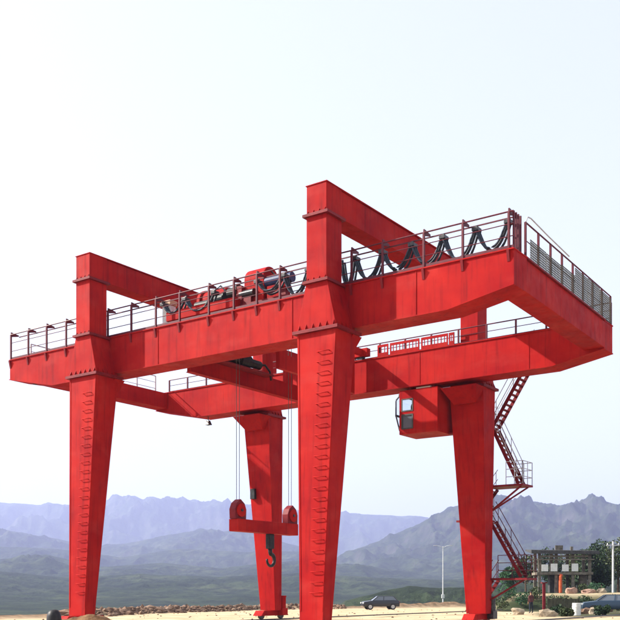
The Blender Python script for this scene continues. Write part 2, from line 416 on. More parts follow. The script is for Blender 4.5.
rung_me = MB().raw([], [])
rung_me.tube([(-0.24, 0.02, 0), (-0.24, -0.085, 0), (0.24, -0.085, 0), (0.24, 0.02, 0)], 0.017, 6)
rung_me = rung_me.mesh('rung', M['red'], 0, True)
gus_me = MB().extrude([(0, 0), (-0.10, 0), (0, 0.22)], 'x', -0.012, 0.012).mesh('gusset', M['red'])   # y,z triangle
gusx_me = MB().extrude([(0, 0), (0.10, 0), (0, 0.22)], 'y', -0.012, 0.012).mesh('gusset', M['red'])   # x,z triangle
bolt_me = MB().cyl((0, 0, -0.045), (0, 0, 0.045), 0.028, 6).mesh('bolt', M['steel'])

SK = (XEF - XE1) / (G + GW)
def skew(b):
    b.v = [(x + SK * y, y, z) for x, y, z in b.v]; return b
girders = []
for gi, y0 in enumerate((0.0, G)):
    xe = XE1 if gi == 0 else XEF
    GIRD = [(XE0, ZT), (XE0, ZT - 0.92), (XE0 + 3.1, ZB), (4.6 - 2 * (XE1 - xe) / 3, ZB), (xe, ZT - 1.15), (xe, ZT)]
    g = MB().extrude(GIRD, 'y', y0 + 0.03, y0 + GW - 0.03).build('girder', M['red'], crane)
    girders.append(g)
    # top and bottom flange plates, proud of the web
    MB().box(XE0 - 0.02, xe + 0.02, y0 - 0.02, y0 + GW + 0.02, ZT - 0.035, ZT + 0.012).build('top_flange', M['red'], g, 0.005)
    fl = MB()
    pts = [(XE0 - 0.02, ZT - 0.92), (XE0 + 3.1, ZB), (4.6 - 2 * (XE1 - xe) / 3, ZB), (xe + 0.02, ZT - 1.15)]
    for (xa, za), (xb, zb) in zip(pts, pts[1:]):
        fl.raw([(xa, y0 - 0.02, za - 0.03), (xb, y0 - 0.02, zb - 0.03), (xb, y0 + GW + 0.02, zb - 0.03), (xa, y0 + GW + 0.02, za - 0.03),
                (xa, y0 - 0.02, za + 0.004), (xb, y0 - 0.02, zb + 0.004), (xb, y0 + GW + 0.02, zb + 0.004), (xa, y0 + GW + 0.02, za + 0.004)],
               [(3, 2, 1, 0), (4, 5, 6, 7), (0, 1, 5, 4), (1, 2, 6, 5), (2, 3, 7, 6), (3, 0, 4, 7)])
    fl.build('bottom_flange', M['red'], g)
    MB().box(XE0 + 0.6, xe - 0.6, y0 + 0.52, y0 + 0.60, ZT + 0.013, ZT + 0.12).build('trolley_rail', M['steel'], g)
    # welded splice straps where the girder sections meet
    for xs_ in (-8.9, -1.9, 3.4):
        for yy in (y0 + 0.022, y0 + GW - 0.022):
            MB().box(xs_ - 0.012, xs_ + 0.012, yy - 0.011, yy + 0.011, ZB + 0.01, ZT - 0.04).build('weld_seam', M['red'], g)
# end beams joining the girders
for ex, dep, s in ((XE0 + 0.45, 0.90, -1), (XE1 - 0.45, 1.12, 1)):
    eb = MB().box(ex - 0.43, ex + 0.43, GW - 0.02, G + 0.02, ZT - dep, ZT - 0.05)
    if s > 0: skew(eb)
    eb.build('end_beam', M['red'], crane, 0.015)

def post_mesh(h, m, arm=True):
    b = MB().box(-0.036, 0.036, -0.036, 0.036, 0, h)
    return b.mesh('post', m, 0.006)
def railing(p0, p1, h, n, m, parent, arm=None, mids=2, kick=True, xs=None, levels=None):
    """straight guard rail: rails are the part, every post a piece of it"""
    p0, p1 = Vector(p0), Vector(p1); d = p1 - p0; t = d.normalized()
    b = MB(); b.tube([p0 + Vector((0, 0, h)), p1 + Vector((0, 0, h))], 0.028, 8)
    for k in range(mids):
        z = h * (k + 1) / (mids + 1)
        b.tube([p0 + Vector((0, 0, z)), p1 + Vector((0, 0, z))], 0.016, 6)
    if kick: b.bar(p0 + Vector((0, 0, 0.06)), p1 + Vector((0, 0, 0.06)), 0.012, 0.10)
    ra = b.build('railing', m, parent)
    me = post_mesh(h, m)
    ang = math.atan2(t.y, t.x)
    for k in range(n):
        f = k / (n - 1) if n > 1 else 0.5
        p = p0 + d * f
        if xs: p = Vector((xs[k], p0.y, p0.z))
        link('post', me, ra, p, (0, 0, ang))
    return ra

# near girder: rail, posts on side brackets, arms carrying the cable track
POSTS = [-18.7, -17.4, -16.08, -14.72, -13.3, -11.97, -10.51, -9.05, -7.69, -6.09, -4.78, -3.62, -2.5, -1.0, 0.75, 2.05, 3.69, 5.16, 6.80]
ra = railing((XE0 + 0.02, 0.05, ZT + 0.012), (XE1 - 0.02, 0.05, ZT + 0.012), 1.2, len(POSTS), M['rail'], girders[0], xs=POSTS, mids=2)
arm_me = MB().extrude([(0.0, 1.32), (0.44, 1.26), (0.44, 1.20), (0.03, 1.10), (0.0, 1.10)], 'x', -0.025, 0.025).mesh('arm', M['rail'])
brk_me = MB().extrude([(-0.0, 0.0), (-0.10, 0.0), (-0.015, -0.36), (0.0, -0.36)], 'x', -0.045, 0.045).mesh('bracket', M['red_dark'])
for x in POSTS:
    link('arm', arm_me, girders[0], (x, 0.05, ZT + 0.012))
    link('bracket', brk_me, girders[0], (x, 0.028, ZT - 0.04))
# cable track and festoon loops
MB().box(XE0 + 0.1, XE1 - 0.2, 0.475, 0.515, ZT + 1.165, ZT + 1.205).build('cable_track', M['rail'], crane)
def loop(x0, x1, sag, y=0.49, n=14, r=0.052):
    pts = []
    for k in range(n + 1):
        u = k / n; v = 2 * u - 1
        x = x0 + (x1 - x0) * u
        z = ZT + 1.12 - sag * (1 - abs(v) ** 2.2)
        pts.append((x, y, z))
    a = MB(); a.tube(pts, r, 8)
    a.tube([(p[0] + 0.03, p[1] + 0.12, p[2] - 0.06 + 0.02 * math.sin(i)) for i, p in enumerate(pts)], r * 0.8, 6)
    a.tube([(p[0] - 0.02, p[1] - 0.10, p[2] + 0.05 * (1 - abs(2 * i / n - 1))) for i, p in enumerate(pts)], r * 0.7, 6)
    return a.build('festoon_loop', M['cable'], crane, 0, True)
PK = [0.64, 1.80, 3.01, 4.22, 5.45, 6.6]
SAG = [0.92, 0.8, 0.86, 0.95, 0.85]
for (a, b), s in zip(zip(PK, PK[1:]), SAG): loop(a, b, s)
loop(0.05, 0.62, 1.0); loop(-2.6, -1.45, 0.9); loop(-1.45, -0.5, 0.75); loop(-7.75, -6.15, 0.7); loop(-9.0, -7.8, 0.55); loop(-3.9, -2.65, 0.55)
clip_me = MB().box(-0.11, 0.11, -0.16, 0.16, -0.07, 0.05).box(-0.04, 0.04, -0.03, 0.03, 0.05, 0.14).mesh('cable_carrier', M['steel'], 0.01)
for x in PK + [-2.6, -1.45, -7.75, -6.15, -9.0, -3.9]:
    link('cable_carrier', clip_me, crane, (x, 0.49, ZT + 1.06))

# far girder: guard rail along its outer edge, with red slatted infill near the right portal
raf = railing((XE0 + 0.05, G + GW - 0.06, ZT + 0.012), (XEF - 0.05, G + GW - 0.06, ZT + 0.012), 0.95, 19, M['rail'], girders[1], mids=2)
for k, (xa, xb) in enumerate(((-4.75, -4.15), (-4.05, -2.45), (-2.35, -0.95), (-0.9, -0.62))):
    pn = MB(); y = G + GW - 0.12
    pn.box(xa, xb, y - 0.02, y + 0.02, ZT + 0.74, ZT + 0.86).box(xa, xb, y - 0.02, y + 0.02, ZT + 0.25, ZT + 0.47)
    pn.box(xa, xa + 0.07, y - 0.018, y + 0.018, ZT + 0.1, ZT + 0.80).box(xb - 0.07, xb, y - 0.018, y + 0.018, ZT + 0.1, ZT + 0.80)
    f = pn.build('infill_panel', M['red'], girders[1])
    nn = max(2, int((xb - xa) / 0.16)); sl = MB().box(-0.02, 0.02, -0.012, 0.012, 0, 0.27).mesh('slat', M['red'])
    for j in range(1, nn): link('slat', sl, f, (xa + (xb - xa) * j / nn, y, ZT + 0.47))
# a few crates / lamp gear standing on the far walkway
for x, s in ((4.25, 0.22), (4.95, 0.3), (5.35, 0.24)):
    b = MB().box(x - s / 2, x + s / 2, G + 0.82, G + 0.99, ZT + 0.02, ZT + 0.3 + s).box(x - s * .8, x + s * .8, G + 0.78, G + 1.0, ZT + 0.3 + s, ZT + 0.42 + s)
    b.build('floodlight', M['rail'], crane, 0.02)

# railings on the end beams, the right one hung with olive wire mesh
rl = railing((XE0 + 0.06, GW + 0.1, ZT - 0.04), (XE0 + 0.06, G - 0.1, ZT - 0.04), 1.05, 7, M['grey'], crane, mids=2)
XR = XE1 - 0.06
rr_ = railing((XR + SK * 1.2, 1.2, ZT + 0.012), (XR + SK * (G + GW - .1), G + GW - 0.1, ZT + 0.012), 1.2, 9, M['rail'], crane, mids=1)
skew(MB().tube([(XR, 1.25, ZT), (XR, 1.25, ZT + 1.25), (XR, 1.4, ZT + 1.45), (XR, 1.7, ZT + 1.5), (XR, 3.4, ZT + 1.42), (XR, 5.6, ZT + 1.36)], 0.022, 8)).build('hoop_rail', M['grey'], crane)
def mesh_panel(ya, yb, z0, z1, x):
    b = MB(); n = int((yb - ya) / 0.075)
    for k in range(n + 1):
        y = ya + (yb - ya) * k / n; b.box(x - 0.006, x + 0.006, y - 0.010, y + 0.010, z0, z1)
    m_ = int((z1 - z0) / 0.08)
    for k in range(m_ + 1):
        z = z0 + (z1 - z0) * k / m_; b.box(x - 0.009, x + 0.009, ya, yb, z - 0.010, z + 0.010)
    return skew(b).build('mesh_panel', M['olive'], crane)
ys_ = np.linspace(1.5, G + GW - 0.15, 7)
for i in range(6):
    mesh_panel(ys_[i] + 0.03, ys_[i + 1] - 0.03, ZT + 0.06, ZT + (0.72 + 0.02 * i if i < 3 else 1.10) - 0.03 * (i % 2), XR + 0.045)
for yy in (0.16, 0.34, 0.52, 0.7):
    MB().box(XR - 0.03, XR + 0.03, yy - 0.03, yy + 0.03, ZT + 0.014, ZT + 1.25).build('corner_post', M['rail'], crane, 0.006)
skew(MB().box(XR - 0.9, XR + 0.12, 1.2, G - 0.05, ZT - 0.045, ZT + 0.008)).build('deck_plate', M['red_dark'], crane)

# legs, saddles, columns and portal beams
def portal(xc):
    for side in (0, 1):
        s = 1 if side == 0 else -1
        o = YO if side == 0 else FO
        def yr(a, b):
            p, q = o + s * a, o + s * b
            return (min(p, q), max(p, q))
        off = -SP
        lg = MB().hexa((xc - WB, xc + WB, *yr(off, off + DB), 0.50), (xc - WT, xc + WT, *yr(0, DT), ZLT - 0.06)).build('leg', M['red'], crane, 0.012)
        def face_y(z):     # outer face of the leg at height z
            f = (z - 0.50) / (ZLT - 0.06 - 0.50)
            return o + s * (off * (1 - f)), WB + (WT - WB) * f
        # climbing rungs up the outer face
        k = 0; z = 1.5
        while z < ZLT - 0.45:
            yy, hw = face_y(z)
            link('rung', rung_me, lg, (xc + hw * 0.42, yy, z), (0, 0, 0 if side == 0 else math.pi))
            z += 0.37
        # corner cover strips
        st = MB()
        for sx in (-1, 1):
            ya, wa = face_y(0.85); yb, wb = face_y(ZLT - 0.1)
            st.bar((xc + sx * (wa - 0.05), ya - s * 0.004, 0.85), (xc + sx * (wb - 0.05), yb - s * 0.004, ZLT - 0.1), 0.07, 0.02)
        st.build('edge_strip', M['red'], lg)
        # bolted splice at the leg head
        MB().box(xc - WT - 0.13, xc + WT + 0.13, *yr(-0.13, DT + 0.2), ZLT - 0.058, ZLT - 0.004).build('flange_plate', M['red_dark'], lg)
        sd_ = MB().hexa((xc - WT, xc + WT, *yr(0, DT), ZLT + 0.05), (xc - CW - 0.03, xc + CW + 0.03, *yr(0, CD + 0.1), ZCB - 0.05)).build('saddle', M['red'], crane, 0.012)
        MB().box(xc - WT - 0.13, xc + WT + 0.13, *yr(-0.13, DT + 0.2), ZLT, ZLT + 0.052).build('flange_plate', M['red_dark'], sd_)
        for j in range(6):
            link('gusset', gus_me, sd_, (xc - WT + 0.1 + j * (2 * WT - 0.2) / 5, o + s * 0.0, ZLT + 0.05), (0, 0, 0 if side == 0 else math.pi))
        for j in range(4):
            link('gusset', gusx_me, sd_, (xc + WT - 0.01, o + s * (0.12 + j * 0.26), ZLT + 0.05))
        for j in range(7):
            link('bolt', bolt_me, sd_, (xc - WT + (j + 0.5) * (2 * WT) / 7, o - s * 0.075, ZLT))
        cl = MB().box(xc - CW, xc + CW, *yr(0, CD), ZCB + 0.05, ZPB - 0.05).build('column', M['red'], crane, 0.012)
        hd = MB().box(xc - CW + 0.004, xc + CW - 0.004, *yr(0.004, CD - 0.004), ZPB + 0.05, ZC).build('column_head', M['red'], crane, 0.012)
        for zf, ob in ((ZCB, cl), (ZPB, hd)):
            MB().box(xc - CW - 0.11, xc + CW + 0.11, *yr(-0.11, CD + 0.11), zf - 0.048, zf - 0.002).build('flange_plate', M['red_dark'], ob)
            MB().box(xc - CW - 0.11, xc + CW + 0.11, *yr(-0.11, CD + 0.11), zf + 0.002, zf + 0.048).build('flange_plate', M['red_dark'], ob)
            for j in range(5):
                link('bolt', bolt_me, ob, (xc - CW + (j + 0.5) * (2 * CW) / 5, o - s * 0.06, zf))
            for j in range(4):
                link('gusset', gus_me, ob, (xc - CW + 0.06 + j * (2 * CW - 0.12) / 3, o, zf + 0.048), (0, 0, 0 if side == 0 else math.pi), (1, 0.7, 0.6))
        # bracket carrying the girder on the inner side of the leg
        MB().hexa((xc - 0.55, xc + 0.55, *yr(DT - 0.25, DT + 0.15), ZLT - 0.75), (xc - WT - 0.05, xc + WT + 0.05, *yr(DT - 0.25, DT + 0.35 if side == 0 else OUT + GW - 0.1), ZLT - 0.062)).build('bracket_seat', M['red'], lg, 0.01)
        # travelling carriage at the foot
        yc = o + s * (off + DB / 2)
        ec = MB().hexa((xc - 0.30, xc + 0.30, yc - 1.2, yc + 1.2, 0.22), (xc - 0.30, xc + 0.30, yc - 0.95, yc + 0.95, 0.495)).build('end_carriage', M['red'], crane, 0.02)
        for wy in (-0.85, 0.85):
            wh = MB().cyl((xc - 0.09, yc + wy, 0.235), (xc + 0.09, yc + wy, 0.235), 0.19, 24).build('wheel', M['steel'], ec)
        mx = xc + 0.46 if side else xc - 0.46
        dm = MB().box(mx - 0.15, mx + 0.16, yc + 0.25, yc + 0.7, 0.25, 0.62).cyl((mx, yc + 0.48, 0.62), (mx, yc + 0.48, 1.2), 0.16, 14).cyl((mx, yc + 0.48, 1.2), (mx, yc + 0.48, 1.3), 0.18, 14)
        dm.build('drive_motor', M['red'] if xc < -5 else M['steel'], ec, 0.01)
    MB().box(xc - CW + 0.03, xc + CW - 0.03, YO + CD - 0.01, FO - CD + 0.01, ZPB + 0.06, ZC - 0.02).build('portal_beam', M['red'], crane, 0.012)
    MB().box(xc - CW - 0.03, xc + CW + 0.03, YO - 0.02, FO + 0.02, ZC + 0.002, ZC + 0.03).build('top_plate', M['red'], crane)
portal(0.0); portal(XL)
for xc in (0.0, XL):
    MB().box(xc - 0.14, xc + 0.14, -26, 42, 0.015 - 0.03, 0.022).box(xc - 0.03, xc + 0.03, -26, 42, 0.022, 0.045).build('ground_rail', M['steel'], None)

# operator cab hung beside the far right leg
CY0, CY1, CX0, CX1, CZ0, CZ1 = 9.9, 11.5, -3.02, -1.02, 8.84, 10.88
cab = MB()
tk = 0.05
cab.box(CX0, CX1, CY0, CY1, CZ0, CZ0 + 0.08).box(CX0, CX1, CY0, CY1, CZ1 - 0.08, CZ1)
cab.box(CX0 + 0.72, CX1, CY0, CY0 + tk, CZ0 + 0.08, CZ1 - 0.08)       # near wall right of the window
cab.box(CX0 + 0.0, CX0 + 0.14, CY0, CY0 + tk, CZ0 + 0.08, CZ1 - 0.08)
cab.box(CX0 + 0.14, CX0 + 0.72, CY0, CY0 + tk, CZ0 + 0.08, CZ0 + 0.24).box(CX0 + 0.14, CX0 + 0.72, CY0, CY0 + tk, CZ1 - 0.40, CZ1 - 0.08)
cab.box(CX0 + 0.14, CX0 + 0.72, CY0, CY0 + tk, CZ0 + 0.92, CZ0 + 1.06)
cab.box(CX1 - tk, CX1, CY0 + tk, CY1, CZ0 + 0.08, CZ1 - 0.08)
cab.box(CX0, CX1 - tk, CY1 - tk, CY1 - 0.001, CZ0 + 0.08, CZ0 + 0.9).box(CX0, CX1 - tk, CY1 - tk, CY1 - 0.001, CZ1 - 0.35, CZ1 - 0.08)
cab.box(CX0, CX0 + 0.08, CY1 - tk, CY1 - 0.001, CZ0 + 0.9, CZ1 - 0.35).box(CX1 - 0.6, CX1 - tk, CY1 - tk, CY1 - 0.001, CZ0 + 0.9, CZ1 - 0.35)
cabo = cab.build('operator_cab', M['red'], crane, 0.008)
for z0, z1 in ((CZ0 + 0.24, CZ0 + 0.92), (CZ0 + 1.06, CZ1 - 0.40)):
    MB().box(CX0 + 0.14, CX0 + 0.72, CY0 + 0.02, CY0 + 0.032, z0, z1).build('window', M['glass'] if z0 < CZ0 + 0.5 else M['pane'], cabo)
    fr = MB()
    for a, b, c, d in ((CX0 + .12, CX0 + .18, z0, z1), (CX0 + .68, CX0 + .74, z0, z1), (CX0 + .18, CX0 + .68, z0 - .01, z0 + .05), (CX0 + .18, CX0 + .68, z1 - .05, z1 + .01)):
        fr.box(a, b, CY0 - 0.02, CY0 - 0.002, c, d)
    fr.build('window_frame', M['darkmetal'], cabo)
MB().box(CX0 + 0.08, CX1 - 0.6, CY1 - 0.035, CY1 - 0.02, CZ0 + 0.9, CZ1 - 0.35).build('window', M['pane'], cabo)
wf = MB()   # projecting front bay on the left end
for y in (CY0 + 0.04, CY1 - 0.1):
    wf.bar((CX0 - 0.004, y + .03, CZ1 - 0.2), (CX0 - 0.22, y + .03, CZ1 - 0.4), 0.05, 0.05).bar((CX0 - 0.22, y + .03, CZ1 - 0.42), (CX0 - 0.22, y + .03, CZ0 + 0.95), 0.05, 0.05)
    wf.bar((CX0 - 0.22, y + .03, CZ0 + 0.92), (CX0 - 0.02, y + .03, CZ0 + 0.2), 0.05, 0.05)
wf.bar((CX0 - 0.22, CY0 + 0.05, CZ0 + 0.93), (CX0 - 0.22, CY1 - 0.05, CZ0 + 0.93), 0.07, 0.09)
wf.bar((CX0 - 0.03, CY0 + 0.05, CZ1 - 0.17), (CX0 - 0.03, CY1 - 0.05, CZ1 - 0.17), 0.07, 0.09)
wf.build('bay_frame', M['darkmetal'], cabo)
pz = [(CX0 - 0.02, CZ1 - 0.22), (CX0 - 0.215, CZ1 - 0.41), (CX0 - 0.215, CZ0 + 0.94), (CX0 - 0.02, CZ0 + 0.2)]
for (xa, za), (xb, zb) in zip(pz, pz[1:]):
    MB().raw([(xa, CY0 + .06, za), (xb, CY0 + .06, zb), (xb, CY1 - .06, zb), (xa, CY1 - .06, za), (xa - .01, CY0 + .06, za), (xb - .01, CY0 + .06, zb), (xb - .01, CY1 - .06, zb), (xa - .01, CY1 - .06, za)],
             [(3, 2, 1, 0), (4, 5, 6, 7), (0, 1, 5, 4), (1, 2, 6, 5), (2, 3, 7, 6), (3, 0, 4, 7)]).build('windscreen', M['pane'], cabo)
seat = MB().box(CX0 + 0.7, CX0 + 1.15, CY0 + 0.55, CY0 + 1.05, CZ0 + 0.45, CZ0 + 0.55).box(CX0 + 1.1, CX0 + 1.2, CY0 + 0.55, CY0 + 1.05, CZ0 + 0.5, CZ0 + 1.15).box(CX0 + 0.85, CX0 + 1.0, CY0 + 0.72, CY0 + 0.88, CZ0 + 0.08, CZ0 + 0.45)
seat.build('seat', M['darkmetal'], cabo, 0.02)
for x in (CX0 + 0.5, CX1 - 0.3):
    MB().box(x - 0.06, x + 0.06, CY0 + 0.15, CY0 + 0.75, CZ1, ZB + 0.0 - 0.032).build('hanger', M['red_dark'], cabo)
MB().box(CX0 + 0.85, CX0 + 1.6, CY0 + 0.08, CY0 + 0.22, CZ1 + 0.006, CZ1 + 0.08).build('ceiling_lamp', M['lamp'], cabo)
MB().box(CX1, -0.6, 11.0, 11.5, CZ0 - 0.02, CZ0 + 0.06).build('cab_gangway', M['red_dark'], cabo)

# staircase on the outer side of the far right leg
SY0, SY1 = 12.62, 13.28
def flight(xa, za, xb, zb, hm='grey'):
    st = MB(); sv = Vector((xb - xa, 0, zb - za)); n = max(3, int(abs(zb - za) / 0.21))
    st.bar((xa, SY0, za), (xb, SY0, zb), 0.035, 0.16)
    fo = st.build('stair_flight', M['red_dark'], crane)
    MB().bar((xa, SY1, za), (xb, SY1, zb), 0.035, 0.16).build('stringer', M['red_dark'], fo)
    tm = MB().box(-0.10, 0.10, SY0 + 0.02, SY1 - 0.02, -0.014, 0.014).mesh('tread', M['red_dark'])
    for k in range(n):
        f = (k + 0.5) / n; link('tread', tm, fo, (xa + (xb - xa) * f, 0, za + (zb - za) * f))
    hr = MB()
    for y in (SY0, SY1):
        for h in (0.95, 0.5):
            hr.tube([(xa, y, za + h), (xb, y, zb + h)], 0.018, 6)
        for f in (0.08, 0.5, 0.92):
            x, z = xa + (xb - xa) * f, za + (zb - za) * f
            hr.tube([(x, y, z), (x, y, z + 0.95)], 0.016, 6)
    hr.build('handrail', M[hm], fo)
    return fo
def landing(x0, x1, z, rails, hm='grey'):
    b = MB().box(x0, x1, 12.12, SY1 + 0.02, z - 0.09, z).build('landing', M['red_dark'], crane)
    r = MB()
    for (p, q) in rails:
        p, q = Vector(p), Vector(q)
        for h in (1.05, 0.7, 0.35): r.tube([p + Vector((0, 0, h)), q + Vector((0, 0, h))], 0.018, 6)
        for f in (0, 0.5, 1): r.tube([p.lerp(q, f), p.lerp(q, f) + Vector((0, 0, 1.05))], 0.018, 6)
    r.build('guard_rail', M[hm], b)
    return b
flight(0.45, 9.25, 2.5, 12.55)
landing(-1.0, 0.45, 9.25, [((-1, SY1, 9.25), (0.4, SY1, 9.25))])
flight(0.45, 9.15, 1.72, 6.5)
l2 = landing(0.35, 2.15, 6.45, [((1.3, SY1, 6.45), (2.12, SY1, 6.45)), ((2.12, SY1, 6.45), (2.12, 12.2, 6.45)), ((1.3, 12.2, 6.45), (2.12, 12.2, 6.45))])
MB().bar((2.0, 12.3, 6.36), (0.5, 12.15, 5.2), 0.06, 0.08).bar((2.0, 13.1, 6.36), (0.5, 12.15, 5.2), 0.06, 0.08).build('brace', M['red_dark'], l2)
flight(0.40, 6.36, -0.75, 4.95)
landing(-1.2, 0.25, 4.9, [((-1.1, SY1, 4.9), (0.2, SY1, 4.9))])
flight(0.3, 4.85, 1.85, 2.2, 'rail')
l3 = landing(0.4, 2.35, 2.15, [((2.3, SY1, 2.15), (2.3, 12.2, 2.15)), ((0.9, 12.2, 2.15), (2.3, 12.2, 2.15))], 'rail')
MB().bar((2.1, 12.4, 2.07), (0.45, 12.2, 1.1), 0.06, 0.08).build('brace', M['red_dark'], l3)
flight(0.45, 2.07, -1.0, 0.05, 'rail')
MB().box(2.2, 3.1, G + GW + 0.02, SY1 + 0.02, ZT - 0.08, ZT - 0.01).build('landing', M['red_dark'], crane)
MB().bar((2.6, 12.9, ZT - 0.09), (2.6, G + GW + 0.03, ZB + 0.3), 0.06, 0.08).build('brace', M['red_dark'], crane)

# boxes on the far left leg, lamp below the far girder, lug below the near one
def legbox(x, y, z, w, h):
    MB().box(x - w / 2, x + w / 2, y - 0.1, y + 0.12, z - h / 2, z + h / 2).build('junction_box', M['black'], crane, 0.01)
legbox(XL - 0.25, FO - DT + 0.02 + 0.35, 8.55, 0.22, 0.34); legbox(XL - 0.45, FO - DT + 0.35, 6.75, 0.3, 0.55)
lx = -15.0
MB().tube([(lx, G + 0.2, ZB - 0.03), (lx, G + 0.2, ZB - 0.28)], 0.02, 6).hexa((lx - 0.15, lx + 0.15, G + 0.05, G + 0.35, ZB - 0.5), (lx - 0.07, lx + 0.07, G + 0.12, G + 0.28, ZB - 0.26)).build('floodlight', M['steel'], crane)
MB().box(-17.42, -17.25, 0.3, 0.5, ZB + 0.3, ZB + 0.5).build('buffer_lug', M['steel'], crane)

# ------------------------------------------------------------------ hoist trolley riding on the girders
tr = thing('hoist_trolley', 'red hoist trolley with winch housings straddling both crane girders', 'hoist trolley', CO, RZ)
TX0, TX1 = -8.45, -5.35
for y in (0.56, G + 0.56):
    ec = MB().box(TX0 - 0.35, TX1 + 0.35, y - 0.16, y + 0.16, ZT + 0.30, ZT + 0.68).build('wheel_carriage', M['red'], tr, 0.015)
    for x in (TX0 + 0.1, TX1 - 0.1):
        MB().cyl((x, y - 0.09, ZT + 0.33), (x, y + 0.09, ZT + 0.33), 0.21, 20).build('wheel', M['steel'], ec)
def cross(x, zbot, hole):
    b = MB()
    b.box(x - 0.1, x + 0.1, 0.75, G + 0.38, ZT + 0.34, ZT + 0.64)                      # top chord
    y0, y1 = 1.42, G - 0.3
    if hole:
        b.box(x - 0.1, x + 0.1, y0, y0 + 0.26, zbot, ZT + 0.338).box(x - 0.1, x + 0.1, y0 + 0.26, y0 + 0.52, zbot, zbot + 0.32)
        b.box(x - 0.1, x + 0.1, y0 + 0.26, y0 + 0.52, zbot + 0.60, ZT + 0.338).box(x - 0.1, x + 0.1, y0 + 0.52, y0 + 1.05, zbot, ZT + 0.338)
        b.box(x - 0.1, x + 0.1, y0 + 1.05, y1, zbot, zbot + 0.72)
        for yy in (4.6, 6.6, 8.2): b.box(x - 0.1, x + 0.1, yy, yy + 0.55, zbot + 0.72, ZT + 0.338)
    else:
        b.box(x - 0.1, x + 0.1, y0, y0 + 0.5, zbot + 0.6, ZT + 0.338).box(x - 0.1, x + 0.1, y1 - 0.5, y1, zbot, ZT + 0.338)
        b.box(x - 0.1, x + 0.1, y0 + 2.2, y1 - 0.5, zbot + 0.1, zbot + 0.75)
        b.box(x - 0.1, x + 0.1, y0 + 2.2, y0 + 2.7, zbot + 0.75, ZT + 0.338)
    b.box(x - 0.16, x + 0.16, y0, y1, zbot - 0.03, zbot - 0.003) if hole else None
    return b.build('cross_frame', M['red'], tr)
cross(TX0, 10.95, True); cross(TX1, 10.98, False)
MB().box(TX0 + 0.1, TX1 - 0.1, 1.5, 2.4, ZT + 0.40, ZT + 0.46).box(TX0 + 0.1, TX1 - 0.1, 3.5, 6.2, ZT + 0.40, ZT + 0.46).build('deck', M['red_dark'], tr)
for y in (2.95, 6.7):
    d = MB().cyl((TX0 + 0.5, y, ZT + 1.0), (TX1 - 0.5, y, ZT + 1.0), 0.36, 28).build('rope_drum', M['steel'], tr)
    MB().cyl((TX0 + 0.42, y, ZT + 1.0), (TX0 + 0.5, y, ZT + 1.0), 0.5, 28).cyl((TX1 - 0.5, y, ZT + 1.0), (TX1 - 0.42, y, ZT + 1.0), 0.5, 28).build('drum_flange', M['red'], d)
    for x in (TX0 + 0.3, TX1 - 0.3):
        MB().hexa((x - 0.06, x + 0.06, y - 0.4, y + 0.4, ZT + 0.462), (x - 0.06, x + 0.06, y - 0.16, y + 0.16, ZT + 1.0)).build('pedestal', M['red'], tr)
def dome(x0, x1, yc, zc, r, n=14, z0=None):
    pl = [(yc + r * math.cos(math.pi * k / n), zc + r * math.sin(math.pi * k / n)) for k in range(n + 1)]
    z0 = z0 if z0 else ZT + 0.47
    return MB().extrude([(yc + r, z0)] + pl + [(yc - r, z0)], 'x', x0, x1)
dome(-7.75, -6.55, 1.95, ZT + 1.2, 0.52).build('winch_housing', M['red'], tr, 0.03)
dome(-7.95, -7.78, 1.95, ZT + 1.2, 0.6).build('gear_cover', M['red'], tr, 0.02)
dome(-6.4, -5.7, 2.0, ZT + 1.25, 0.35).build('brake_cover', M['red_dark'], tr, 0.02)
# near side service platform with the travel drive
MB().box(TX1 + 0.36, -2.55, 0.66, 2.3, ZT + 0.36, ZT + 0.42).build('service_platform', M['red_dark'], tr)
dome(-5.0, -4.0, 1.45, ZT + 1.45, 0.5, z0=ZT + 0.425).build('drive_housing', M['red'], tr, 0.03)
dome(-4.0, -3.3, 1.5, ZT + 0.8, 0.3, z0=ZT + 0.425).build('gearbox', M['red'], tr, 0.02)
MB().cyl((-4.0, 1.2, ZT + 1.25), (-2.95, 1.2, ZT + 1.25), 0.24, 18).cyl((-2.95, 1.2, ZT + 1.25), (-2.75, 1.2, ZT + 1.25), 0.2, 18).build('motor', M['blue'], tr)
MB().box(-3.9, -3.0, 1.02, 1.38, ZT + 0.425, ZT + 1.03).build('motor_mount', M['red'], tr, 0.01)
railing((TX1 + 0.5, 2.26, ZT + 0.42), (-2.6, 2.26, ZT + 0.42), 1.0, 3, M['rail'], tr)
for x, y, r, l, m_ in ((-7.15, 0.98, 0.17, 0.9, 'black'), (-8.15, 1.0, 0.2, 0.5, 'red'), (-4.75, 0.88, 0.16, 0.7, 'steel'), (-2.95, 0.95, 0.18, 0.35, 'red')):
    MB().cyl((x - l / 2, y, ZT + 0.86), (x + l / 2, y, ZT + 0.86), r, 16).build('coupling', M[m_], tr)
    MB().box(x - l / 3, x + l / 3, y - 0.1, y + 0.1, ZT + 0.44, ZT + 0.72).build('motor_mount', M['red_dark'], tr)
for x, z in ((-6.9, 1.5), (-5.9, 1.35), (-4.3, 1.65)):
    MB().tube([(x, 1.3, ZT + 0.6), (x, 1.3, ZT + z), (x + 0.35, 1.3, ZT + z + 0.12), (x + 0.7, 1.25, ZT + z - 0.2), (x + 0.72, 1.2, ZT + 0.6)], 0.035, 8).build('cable_conduit', M['black'], tr)
MB().box(-5.25, -4.95, 0.74, 1.0, ZT + 0.43, ZT + 1.2).build('junction_cabinet', M['red_dark'], tr, 0.015)
